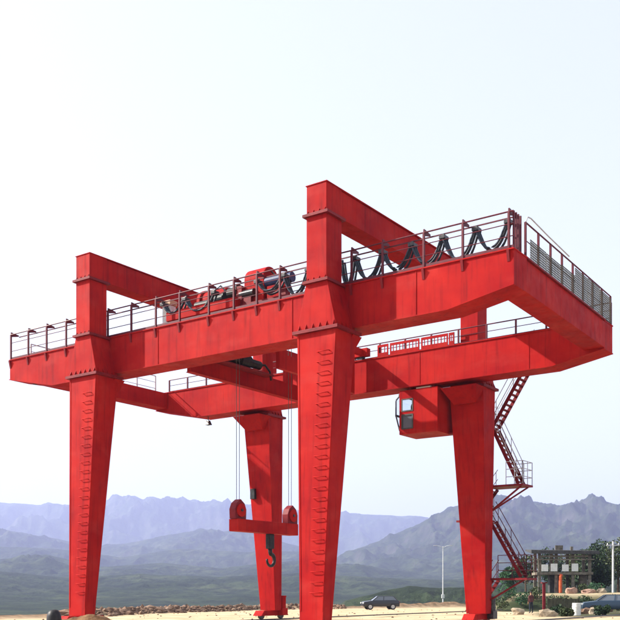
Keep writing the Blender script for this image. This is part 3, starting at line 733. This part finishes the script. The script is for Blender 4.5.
# dark hoist motors slung between the cross frames
for x, y, z, r in ((-6.25, 0.98, ZT + 0.95, 0.2), (-5.55, 1.0, ZT + 1.05, 0.24)):
    MB().cyl((x - 0.24, y, z), (x + 0.24, y, z), r, 16).cyl((x + 0.24, y, z), (x + 0.3, y, z), r * 1.3, 16).build('brake_drum', M['black'], tr)
    MB().box(x - 0.2, x + 0.2, y - 0.14, y + 0.14, ZT + 0.47, z - r + 0.02).build('motor_mount', M['red_dark'], tr)
mo = MB().cyl((TX0 + 0.35, 2.7, 11.98), (TX0 + 0.35, 4.3, 11.98), 0.22, 16).cyl((TX0 + 0.35, 4.3, 11.98), (TX0 + 0.35, 5.0, 11.98), 0.30, 16).cyl((TX0 + 0.35, 5.0, 11.98), (TX0 + 0.35, 5.8, 11.98), 0.2, 16)
mo.tube([(TX0 + 0.35, 5.8, 12.0), (TX0 + 0.45, 6.1, 12.05), (TX0 + 0.5, 6.4, 11.8), (TX0 + 0.5, 6.5, 11.4)], 0.05, 8)
mo.build('hoist_motor', M['black'], tr, 0)
MB().box(TX0 + 0.1, TX0 + 0.62, 2.6, 6.6, 11.60, 11.66).build('motor_shelf', M['red_dark'], tr)
# pale cabinet with a tan lid on the trolley's left end
cb = MB().box(-9.35, -8.9, 0.74, 1.1, ZT + 0.30, ZT + 1.12).build('control_cabinet', M['palegrey'], tr, 0.02)
MB().box(-9.4, -8.85, 0.70, 1.14, ZT + 1.12, ZT + 1.33).build('cabinet_lid', M['tan'], cb, 0.03)
MB().box(-8.9, TX0 - 0.34, 0.72, 1.1, ZT + 0.36, ZT + 0.5).build('cabinet_arm', M['red_dark'], cb)
# wire ropes down to the lifting beam
LBX, LBZ0, LBZ1 = -7.0, 4.13, 4.66
for y in (2.95, 6.7):
    for dx in (-0.09, 0.09):
        MB().cyl((LBX + dx, y, ZT + 0.95), (LBX + dx * 0.85, y, LBZ1 + 0.70), 0.013, 6).build('rope', M['rope'], tr)

# ------------------------------------------------------------------ lifting beam with hook hanging on the ropes
lb = thing('lifting_beam', 'red lifting beam with two sheave blocks hanging on wire ropes', 'lifting beam', CO, RZ)
MB().box(LBX - 0.26, LBX + 0.26, 2.66, 7.0, LBZ0, LBZ1).build('beam', M['red'], lb, 0.02)
for y in (2.95, 6.7):
    pl = [(-0.36, 0), (0.36, 0), (0.38, 0.42), (0.26, 0.68), (0.0, 0.86), (-0.26, 0.68), (-0.38, 0.42)]
    blk = MB()
    blk.extrude([(y + a, LBZ1 + 0.002 + b) for a, b in pl], 'x', LBX - 0.17, LBX + 0.17)
    bo = blk.build('sheave_block', M['red_dark'], lb, 0.02)
    for x in (-0.2, 0.2):
        MB().cyl((LBX + x - 0.028, y, LBZ1 + 0.38), (LBX + x + 0.028, y, LBZ1 + 0.38), 0.29, 24).build('sheave_cover', M['red'], bo, 0.01)
    MB().cyl((LBX - 0.27, y, LBZ1 + 0.38), (LBX + 0.27, y, LBZ1 + 0.38), 0.06, 12).build('pin', M['steel'], bo)
hk = thing('crane_hook', 'black forged crane hook hanging under the red lifting beam', 'hook', CO, RZ)
HYC = 5.2
MB().box(LBX - 0.12, LBX + 0.12, HYC - 0.18, HYC + 0.18, 3.45, LBZ0 - 0.004).build('shackle', M['black'], hk, 0.04)
pts = [(LBX, HYC + 0.03, 3.5), (LBX, HYC + 0.04, 3.2)] + [(LBX, HYC + 0.13 + 0.25 * math.cos(R(a)), 2.92 + 0.25 * math.sin(R(a))) for a in range(110, -150 - 80, -20)]
pts = [(LBX, HYC, 3.5), (LBX, HYC + 0.03, 3.28)] + [(LBX, HYC + 0.05 + 0.27 * math.sin(R(a)), 2.95 + 0.27 * math.cos(R(a))) for a in range(0, 281, 20)]
MB().tube(pts, 0.105, 10, 0.05).build('hook', M['black'], hk, 0, True)

# ------------------------------------------------------------------ yard details
bo = MB(); n = 20
prof = [(0.0, 0.28), (0.46, 0.28), (0.65, 0.262), (0.78, 0.22), (0.86, 0.14), (0.89, 0.0)]
vs = []; fs = []
for z, r in prof[:-1]:
    for k in range(n): vs.append((r * math.cos(2 * math.pi * k / n), r * math.sin(2 * math.pi * k / n), z))
vs.append((0, 0, 0.89)); m = len(prof) - 1
for i in range(m - 1):
    for k in range(n): fs.append((i * n + k, i * n + (k + 1) % n, (i + 1) * n + (k + 1) % n, (i + 1) * n + k))
for k in range(n): fs.append(((m - 1) * n + k, (m - 1) * n + (k + 1) % n, len(vs) - 1))
fs.append(tuple(range(n - 1, -1, -1)))
d_ = 35.6; bx = (54 - 310) / F * d_
b_o = MB().raw(vs, fs).build('bollard', M['black'], None, 0, True); b_o.location = (bx, d_, zg(bx, d_) - 0.01)
tag(b_o, 'short black round-topped bollard beside the left front crane leg', 'bollard')

def mound(cx, cy, rx, ry, h, seed, name, m):
    nn = 48; xs = np.linspace(-1, 1, nn); A, B = np.meshgrid(xs, xs)
    rr = np.sqrt(A * A + B * B); sh = np.clip(1 - rr, 0, 1); sh = sh * sh * (3 - 2 * sh)
    x = cx + A * rx; y = cy + B * ry
    z = height(x.ravel(), y.ravel()).reshape(x.shape) - 0.08 + sh * h * (0.75 + 0.5 * fbm(x * 2.2, y * 2.2, 5, seed)) + (fbm(x * 6, y * 6, 3, seed) - 0.5) * 0.1 * sh ** 0.5
    v = np.stack([x.ravel(), y.ravel(), z.ravel()], 1); f = [(i * nn + j, i * nn + j + 1, (i + 1) * nn + j + 1, (i + 1) * nn + j) for i in range(nn - 1) for j in range(nn - 1)]
    return MB().raw(v.tolist(), f).build(name, m, None, 0, True)
mo_ = mound((86 - 310) / F * 37.6, 37.6, 3.0, 1.7, 0.70, 4, 'earth_mound', M['dirt'])
tag(mo_, 'low brown earth mound in front of the left front leg', 'mound')

def rocks(name, pts, m, label):
    ico = bmesh.new(); bmesh.ops.create_icosphere(ico, subdivisions=1, radius=1)
    bv = np.array([v.co[:] for v in ico.verts]); bf = [tuple(v.index for v in f.verts) for f in ico.faces]; ico.free()
    b = MB()
    for (x, y, z, r) in pts:
        q = bv * (1 + rng.uniform(-0.28, 0.28, (len(bv), 1))) * r * rng.uniform(0.6, 1.25, (1, 3)) * np.array([1.15, 1, 0.75])
        a = rng.uniform(0, 6.3); cc, ss = math.cos(a), math.sin(a)
        q = q @ np.array([[cc, ss, 0], [-ss, cc, 0], [0, 0, 1]])
        b.raw((q + np.array([x, y, z])).tolist(), bf)
    o = b.build(name, m); tag(o, label, 'rubble', kind='stuff'); return o
pts = []
for k in range(900):
    px = rng.uniform(60, 345); e = float(edge(px)); y = e + rng.normal(0.6, 1.3)
    x = (px - 310) / F * y; r = 0.10 + 0.34 * rng.beta(1.2, 3.2)
    pts.append((x, y, zg(x, y) + r * 0.25, r))
rocks('rubble', pts, M['rock'], 'bank of broken brown rubble along the far edge of the yard')
pts = []
for k in range(320):
    y = rng.uniform(36, 100); px = rng.uniform(-20, 640); x = (px - 310) / F * y
    if y > float(edge(px)) - 2: continue
    r = rng.uniform(0.02, 0.08); pts.append((x, y, zg(x, y) + r * 0.2, r))
rocks('gravel', pts, M['rock'], 'loose pebbles scattered over the sandy yard')

# ------------------------------------------------------------------ vehicles
def car(name, label, paint, x, y, rz, L_=4.3, W=1.75, H=1.55):
    t = thing(name, label, 'car', (x, y, zg(x, y)), rz, None)
    sil = [(-0.5, 0.24), (-0.495, 0.52), (-0.46, 0.60), (-0.30, 0.66), (-0.20, 0.70), (0.34, 0.72), (0.47, 0.68), (0.5, 0.55), (0.495, 0.24)]
    prof = [(u * L_, v * H) for u, v in sil]
    nn = len(prof); vs = []
    for wy, zz in ((-W / 2 + 0.08, 1), (-W / 2, 1), (W / 2, 1), (W / 2 - 0.08, 1)): pass
    b = MB().extrude(prof, 'y', -W / 2, W / 2); b.build('body', paint, t, 0.07, True)
    lo = [(-0.21, 0.695), (0.43, 0.705)]; hi = [(-0.06, 0.98), (0.33, 0.98)]
    z0, z1 = 0.69 * H, 0.985 * H
    gh = MB().raw([(-0.235 * L_, -W / 2 + .08, z0), (0.44 * L_, -W / 2 + .08, z0), (0.44 * L_, W / 2 - .08, z0), (-0.235 * L_, W / 2 - .08, z0),
                   (-0.09 * L_, -W / 2 + .24, z1), (0.34 * L_, -W / 2 + .24, z1), (0.34 * L_, W / 2 - .24, z1), (-0.09 * L_, W / 2 - .24, z1)],
                  [(3, 2, 1, 0), (4, 5, 6, 7), (0, 1, 5, 4), (1, 2, 6, 5), (2, 3, 7, 6), (3, 0, 4, 7)])
    gh.build('windows', M['glass'], t, 0.04)
    rf = MB().box(-0.085 * L_, 0.335 * L_, -W / 2 + .25, W / 2 - .25, z1 + 0.002, z1 + 0.05)
    rf.build('roof', paint, t, 0.02)
    for s in (-1, 1):
        for u, uu in ((-0.235, -0.09), (0.06, 0.075), (0.44, 0.34)):
            MB().bar((u * L_, s * (W / 2 - .075), z0), (uu * L_, s * (W / 2 - .235), z1 + .01), 0.06, 0.07).build('pillar', paint, t)
        for u in (-0.31, 0.31):
            wh = MB().cyl((u * L_, s * (W / 2 - 0.2), 0.33), (u * L_, s * (W / 2 + 0.015), 0.33), 0.33, 24).build('wheel', M['tyre'], t, 0.03)
            MB().cyl((u * L_, s * (W / 2 + 0.012), 0.33), (u * L_, s * (W / 2 + 0.03), 0.33), 0.2, 16).build('rim', M['hub'], wh)
        MB().box(-0.502 * L_, -0.47 * L_, s * 0.62 - 0.17, s * 0.62 + 0.17, 0.46 * H, 0.56 * H).build('headlight', M['lamp'], t)
        MB().box(0.47 * L_, 0.503 * L_, s * 0.66 - 0.12, s * 0.66 + 0.12, 0.5 * H, 0.62 * H).build('tail_light', M['red'], t)
    return t
yc = 103.0
car('car', 'black car parked at the far edge of the sandy yard', M['carblack'], (380 - 310) / F * yc, yc, R(8), L_=4.0, W=1.7, H=1.45)
yc = 74.0
car('car', 'dark blue car parked at the right edge below the ledge', M['carblue'], (610 - 310) / F * yc, yc, R(-12), H=1.45)

# ------------------------------------------------------------------ lamp posts
def lamp(px, y, h, name, label, z=None):
    x = (px - 310) / F * y; t = thing(name, label, 'lamp post', (x, y, zg(x, y)))
    MB().tube([(0, 0, -0.3), (0, 0, h)], 0.11, 10, 0.06).build('pole', M['palegrey'], t)
    MB().tube([(-1.1, 0, h + 0.1), (-0.5, 0, h), (0, 0, h - 0.25), (0.5, 0, h), (1.1, 0, h + 0.1)], 0.045, 8).build('arm', M['palegrey'], t)
    for s in (-1, 1): MB().hexa((s * 1.25 - .3, s * 1.25 + .3, -.12, .12, h + 0.04), (s * 1.25 - .22, s * 1.25 + .22, -.08, .08, h + 0.18)).build('lamp_head', M['grey'], t)
    return t
t = lamp(443, 152, 11.0, 'lamp_post', 'tall pale lamp post with two heads beyond the yard bank')
MB().box(-0.22, 0.22, -0.2, 0.2, 2.7, 3.3).build('control_box', M['white'], t, 0.02)
y = 104.0; x = (613 - 310) / F * y
t = thing('utility_pole', 'pale utility pole standing on the ledge at the right edge', 'utility pole', (x, y, zg(x, y)))
MB().tube([(0, 0, -0.3), (0, 0, 5.6)], 0.12, 10, 0.09).build('pole', M['palegrey'], t)
MB().box(-0.7, 0.7, -0.05, 0.05, 5.1, 5.22).build('crossarm', M['grey'], t)
for s in (-0.6, 0.6): MB().cyl((s, 0, 5.22), (s, 0, 5.42), 0.06, 8, 0.03).build('insulator', M['white'], t)

# ------------------------------------------------------------------ open concrete structure on the ledge
y = 112.0; x0 = (537 - 310) / F * y; x1 = (592 - 310) / F * y
t = thing('open_shed', 'open two-storey concrete frame with a row of white boards on the ledge', 'structure', ((x0 + x1) / 2, y, zg((x0 + x1) / 2, y)), R(-6))
wd = (x1 - x0)
colm = MB().box(-0.17, 0.17, -0.17, 0.17, -0.4, 5.0).mesh('column', M['concrete'])
for i in range(4):
    for j in (0, 1): link('column', colm, t, (-wd / 2 + 0.35 + i * (wd - 0.7) / 3, j * 4.0, 0))
MB().box(-wd / 2, wd / 2, -0.4, 4.4, 2.15, 2.45).build('floor_slab', M['concrete'], t)
rf = MB().raw([(-wd / 2 - 0.7, -1.0, 4.62), (wd / 2 + 0.6, -1.0, 4.5), (wd / 2 + 0.6, 5.0, 5.0), (-wd / 2 - 0.7, 5.0, 5.15),
               (-wd / 2 - 0.7, -1.0, 5.05), (wd / 2 + 0.6, -1.0, 4.9), (wd / 2 + 0.6, 5.0, 5.2), (-wd / 2 - 0.7, 5.0, 5.35)],
              [(3, 2, 1, 0), (4, 5, 6, 7), (0, 1, 5, 4), (1, 2, 6, 5), (2, 3, 7, 6), (3, 0, 4, 7)]).build('roof', M['darkmetal'], t)
MB().box(-wd / 2 + 0.2, wd / 2 - 0.6, -0.5, -0.25, 4.2, 4.42).build('beam', M['concrete'], t)
MB().box(-wd / 2 - 0.9, wd / 2 + 0.1, -0.6, -0.4, 3.85, 4.0).build('gutter', M['concrete'], t)
for k, xx in enumerate((-2.3, -1.25, 0.05, 1.15)):
    MB().box(xx - 0.38, xx + 0.38, -0.33, -0.27, 2.55, 3.35 + 0.1 * (k % 2)).build('board', M['white'], t, 0.01)
MB().box(-0.6, 0.3, 3.05, 3.35, 5.0, 5.75).build('roof_vent', M['concrete'], t)
MB().box(1.2, 1.5, 3.05, 3.35, 5.0, 5.6).build('roof_vent', M['concrete'], t)
MB().box(-1.5, -0.4, 1.5, 3.2, -0.2, 2.14).build('dark_tank', M['darkmetal'], t, 0.05)
MB().tube([(-0.55, -0.6, -0.2), (-0.55, -0.6, 1.9), (-0.45, -0.5, 2.14)], 0.2, 12).build('pipe', M['orange'], t)
MB().tube([(wd / 2 - .9, 1.2, -0.2), (wd / 2 - 0.9, 1.2, 2.14)], 0.5, 14).build('silo', M['concrete'], t)
y = 84.0; x = (544 - 310) / F * y
t = thing('post', 'dark red steel post in front of the open shed', 'post', (x, y, zg(x, y)))
MB().box(-0.11, 0.11, -0.11, 0.11, -0.2, 2.5).build('shaft', M['red_dark'], t, 0.01); MB().box(-0.24, 0.24, -0.24, 0.24, 2.5, 2.58).build('cap', M['red_dark'], t)

# board stack, blocks and barrel on the yard below the ledge
y = 80.0; xa, xb = (547 - 310) / F * y, (580 - 310) / F * y
t = thing('board_fence', 'row of upright weathered olive boards below the ledge', 'fence', ((xa + xb) / 2, y, zg((xa + xb) / 2, y)))
hw = (xb - xa) / 2
for zz in (0.35, 1.05): MB().box(-hw, hw, 0.03, 0.08, zz, zz + 0.1).build('rail', M['wood'], t)
nb = 13
for k in range(nb):
    h = 1.25 + random.uniform(-0.15, 0.12); xx = -hw + (k + 0.5) * 2 * hw / nb
    MB().box(xx - hw / nb * 0.9, xx + hw / nb * 0.9, -0.005, 0.025, -0.1, h).build('board', M['wood'], t)
y = 66.0; x = (576.5 - 310) / F * y
bl = thing('barrel', 'pale upright barrel in the bottom right corner of the yard', 'barrel', (x, y, zg(x, y)))
MB().cyl((0, 0, 0), (0, 0, 0.86), 0.29, 24).build('body', M['white'], bl, 0.02)
for zz in (0.28, 0.58): MB().cyl((0, 0, zz), (0, 0, zz + 0.03), 0.305, 24).build('hoop', M['white'], bl)
def block(px, y, s, m, label, name='boulder', cat='boulder', grp=None, z=None):
    bm = bmesh.new(); bmesh.ops.create_icosphere(bm, subdivisions=2, radius=1)
    for v in bm.verts:
        c = v.co; k = 1 + 0.5 * (random.random() - 0.5)
        v.co = Vector((math.copysign(abs(c.x) ** 0.7, c.x) * s[0], math.copysign(abs(c.y) ** 0.7, c.y) * s[1], math.copysign(abs(c.z) ** 0.7, c.z) * s[2])) * k
    me = bpy.data.meshes.new(name); bm.to_mesh(me); bm.free(); me.materials.append(m)
    x = (px - 310) / F * y; o = link(name, me, None, (x, y, zg(x, y) + s[2] * 0.55))
    return tag(o, label, cat, grp)
pale = mat('pale_stone', (0.30, 0.24, 0.17), 0.9, var=((0.17, 0.13, 0.09), (0.45, 0.38, 0.28)), scale=2, bump=0.4, bscale=8)
pink = mat('pink_stone', (0.33, 0.20, 0.15), 0.9, var=((0.2, 0.11, 0.08), (0.42, 0.28, 0.21)), scale=2, bump=0.4, bscale=8)
block(572, 98.5, (0.6, 0.45, 0.42), pink, 'pinkish boulder on the ledge below the shed, leftmost of three')
block(588, 98.5, (0.75, 0.45, 0.3), pink, 'long flat pink boulder between two other boulders on the ledge')
block(601, 98.5, (0.5, 0.4, 0.32), pale, 'pale cream boulder on the ledge nearest the utility pole')
block(586, 72, (0.45, 0.35, 0.3), M['rock'], 'brown boulder on the yard beside the pale barrel')
block(593.5, 71, (0.28, 0.28, 0.32), pale, 'small pale boulder on the yard beside the dark blue car')
block(604, 86, (0.9, 0.6, 0.6), M['rock'], 'large dark brown boulder behind the dark blue car')
block(518, 70, (0.5, 0.4, 0.3), pale, 'pale boulder on the yard between crane stair and person')
block(548, 62, (0.55, 0.4, 0.32), pale, 'pale flat boulder at the bottom edge left of the barrel')

# ------------------------------------------------------------------ a person standing in the yard
def person(px, y, rz, label):
    x = (px - 310) / F * y
    t = thing('person', label, 'person', (x, y, zg(x, y)), rz)
    V = [(0, 0, .92), (0, 0, 1.08), (0, -.01, 1.25), (0, 0, 1.40), (0, -.01, 1.49), (0, -.03, 1.60), (0, -.03, 1.70),
         (.09, 0, .86), (.10, -.01, .48), (.10, .02, .09), (.10, -.13, .04),
         (-.09, 0, .86), (-.11, .02, .48), (-.12, .05, .09), (-.12, -.10, .04),
         (.18, 0, 1.38), (.23, .02, 1.12), (.22, -.06, .88), (.22, -.09, .78),
         (-.18, 0, 1.38), (-.24, .02, 1.12), (-.21, -.08, .90), (-.20, -.11, .80)]
    E = [(0, 1), (1, 2), (2, 3), (3, 4), (4, 5), (5, 6), (0, 7), (7, 8), (8, 9), (9, 10), (0, 11), (11, 12), (12, 13), (13, 14), (3, 15), (15, 16), (16, 17), (17, 18), (3, 19), (19, 20), (20, 21), (21, 22)]
    r = [.135, .13, .15, .12, .055, .085, .08, .09, .062, .045, .04, .09, .062, .045, .04, .06, .045, .034, .032, .06, .045, .034, .032]
    me = bpy.data.meshes.new('body'); me.from_pydata(V, E, [])
    o = link('body', me, t)
    me.materials.append(M['skin']); me.materials.append(M['cloth']); me.materials.append(M['trouser'])
    md = o.modifiers.new('skin', 'SKIN'); sv = me.skin_vertices[0].data
    for i, q in enumerate(r): sv[i].radius = (q, q * (0.72 if i in (0, 1, 2, 3) else 1)); sv[i].use_root = (i == 0)
    o.modifiers.new('sub', 'SUBSURF').levels = 2
    dg = bpy.context.evaluated_depsgraph_get(); m2 = bpy.data.meshes.new_from_object(o.evaluated_get(dg))
    o.modifiers.clear(); o.data = m2
    m2.materials.clear()
    for k in ('skin', 'cloth', 'trouser'): m2.materials.append(M[k])
    for p in m2.polygons:
        c = p.center; p.use_smooth = True
        p.material_index = 0 if (c.z > 1.46 or (c.z < 0.92 and abs(c.x) > 0.17)) else (1 if c.z > 0.9 else 2)
    hair = MB(); n = 12; vs = []; fs = []
    for i in range(6):
        a = math.pi / 2 * i / 5
        for k in range(n): vs.append((0.095 * math.cos(a) * math.cos(2 * math.pi * k / n), -0.01 + 0.105 * math.cos(a) * math.sin(2 * math.pi * k / n), 1.66 + 0.115 * math.sin(a)))
    for i in range(5):
        for k in range(n): fs.append((i * n + k, i * n + (k + 1) % n, (i + 1) * n + (k + 1) % n, (i + 1) * n + k))
    hair.raw(vs, fs).build('hair', M['hair'], t, 0, True)
    for s in (-1, 1):
        h_ = MB()
        for k, (dx, l) in enumerate(((-.024, .07), (-.008, .08), (.008, .075), (.024, .06))):
            bx_ = s * .21 + dx; h_.tube([(bx_, -.10, .79), (bx_, -.115, .79 - l * .5), (bx_, -.105, .79 - l)], .009, 6)
        h_.tube([(s * .21 - s * .03, -.10, .80), (s * .21 - s * .055, -.12, .77), (s * .21 - s * .05, -.13, .745)], .010, 6)
        h_.build('hand', M['skin'], t)
    return t
person(531, 76, R(200), 'person in a maroon top and dark trousers standing in the yard')

# ------------------------------------------------------------------ trees and shrubs
def foliage(b, c, r, n, size, rg):
    for _ in range(n):
        d = rg.normal(size=3); d /= np.linalg.norm(d); q = c + d * r * rg.uniform(0.45, 1.0) ** 0.6
        a = rg.normal(size=3); a /= np.linalg.norm(a); bb = np.cross(a, rg.normal(size=3)); bb /= np.linalg.norm(bb)
        s = size * rg.uniform(0.6, 1.3)
        b.raw([q - a * s, q + bb * s * 0.55, q + a * s, q - bb * s * 0.55], [(0, 1, 2, 3)])
def plain(b, name, m, parent):
    me = bpy.data.meshes.new(name); me.from_pydata(b.v, [], b.f); me.materials.append(m); return link(name, me, parent)
def tree(px, y, h, rad, m, label, seed, grp='trees on the ledge'):
    rg = np.random.RandomState(seed); x = (px - 310) / F * y
    t = thing('tree', label, 'tree', (x, y, zg(x, y)), 0, grp)
    tk_ = MB(); tk_.tube([(0, 0, -0.3), (rg.uniform(-.1, .1), 0, h * .3), (rg.uniform(-.25, .25), rg.uniform(-.2, .2), h * .75)], 0.05 * h * .6, 8, 0.03)
    b = MB()
    for k in range(16):
        a = rg.uniform(0, 6.28); rr = rad * rg.uniform(0.15, 0.75); zz = h * rg.uniform(0.32, 0.88)
        rr *= math.sqrt(max(0.15, 1 - ((zz / h - 0.55) / 0.5) ** 2))
        c = np.array([rr * math.cos(a), rr * math.sin(a), zz])
        tk_.tube([(0, 0, zz * 0.6), tuple(c)], 0.05, 5, 0.015)
        foliage(b, c, rad * rg.uniform(0.28, 0.5), 150, 0.17, rg)
    tk_.build('trunk', M['bark'], t); plain(b, 'crown', m, t)
    return t
TREES = [(578, 128, 5.4, 2.2, 'leaf2', 'light olive tree just right of the open shed'),
         (590, 124, 5.8, 2.3, 'leaf', 'dark tree right of the shed, its crown lower than the next'),
         (602, 130, 7.4, 2.9, 'leaf', 'tall dark tree directly left of the utility pole'),
         (618, 126, 7.6, 3.0, 'leaf2', 'broad light olive tree behind the utility pole'),
         (600, 116, 3.6, 1.9, 'leaf', 'low dark tree in front of the taller trees by the pole'),
         (526, 132, 5.0, 2.3, 'leaf2', 'light olive tree partly behind the left side of the shed'),
         (512, 126, 3.6, 1.8, 'leaf3', 'small bright green tree beside the crane stair'),
         (636, 120, 6.4, 2.8, 'leaf', 'dark tree cut off by the right edge of the frame'),
         (553, 140, 6.4, 2.6, 'leaf', 'dark tree seen through the left half of the open shed'),
         (575, 142, 5.8, 2.6, 'leaf2', 'olive tree seen through the right end of the open shed')]
for k, (px, y, h, rd, mm, lb_) in enumerate(TREES): tree(px, y, h, rd, M[mm], lb_, 50 + k)
def shrub(px, y, h, m, label, seed, grp='shrubs along the ledge'):
    rg = np.random.RandomState(seed); x = (px - 310) / F * y
    t = thing('shrub', label, 'shrub', (x, y, zg(x, y)), 0, grp)
    b = MB(); st = MB()
    for k in range(5):
        a = rg.uniform(0, 6.28); c = np.array([h * 0.6 * math.cos(a) * rg.uniform(.2, 1), h * 0.5 * math.sin(a), h * rg.uniform(.3, .7)])
        st.tube([(0, 0, -.1), tuple(c)], 0.025, 5, 0.01); foliage(b, c, h * 0.42, 110, 0.1, rg)
    st.build('stem', M['bark'], t); plain(b, 'foliage', m, t)
SH = [(500, 92, 1.3, 'leaf2', 'olive shrub at the foot of the crane stair'), (508, 96, 1.5, 'leaf3', 'bright green shrub behind the crane stair'),
      (521, 94, 1.3, 'leaf3', 'bright green shrub left of the person'), (537, 95, 1.2, 'leaf2', 'light shrub between the person and the red post'),
      (552, 90, 1.6, 'leaf', 'dark shrub behind the left end of the board row'), (567, 91, 1.5, 'leaf', 'dark shrub behind the middle of the board row'),
      (583, 90, 1.5, 'leaf', 'dark shrub behind the right end of the board row'), (595, 106, 1.3, 'leaf3', 'bright low shrub on the ledge left of the utility pole'),
      (616, 92, 1.5, 'leaf', 'dark shrub below the ledge at the right edge'), (584, 108, 1.1, 'leaf2', 'small light shrub on the ledge right of the shed'),
      (556, 68, 0.7, 'leaf', 'low dark weed clump in front of the board row'), (567, 64, 0.6, 'leaf2', 'low light weed clump left of the pale barrel'),
      (601, 66, 0.7, 'leaf', 'low dark weed clump in front of the dark blue car'), (592, 84, 1.4, 'leaf', 'dark shrub between the board row and the large boulder')]
for k, (px, y, h, mm, lb_) in enumerate(SH): shrub(px, y, h, M[mm], lb_, 90 + k)

for o in COL.objects:
    if o.name.startswith('ground_rail'):
        o.location = CO; o.rotation_euler = (0, 0, RZ)
gr = [o for o in COL.objects if o.name.startswith('ground_rail')]
tag(gr[0], 'steel running rail under the right pair of crane legs', 'rail', 'crane running rails')
tag(gr[1], 'steel running rail under the left pair of crane legs', 'rail', 'crane running rails')
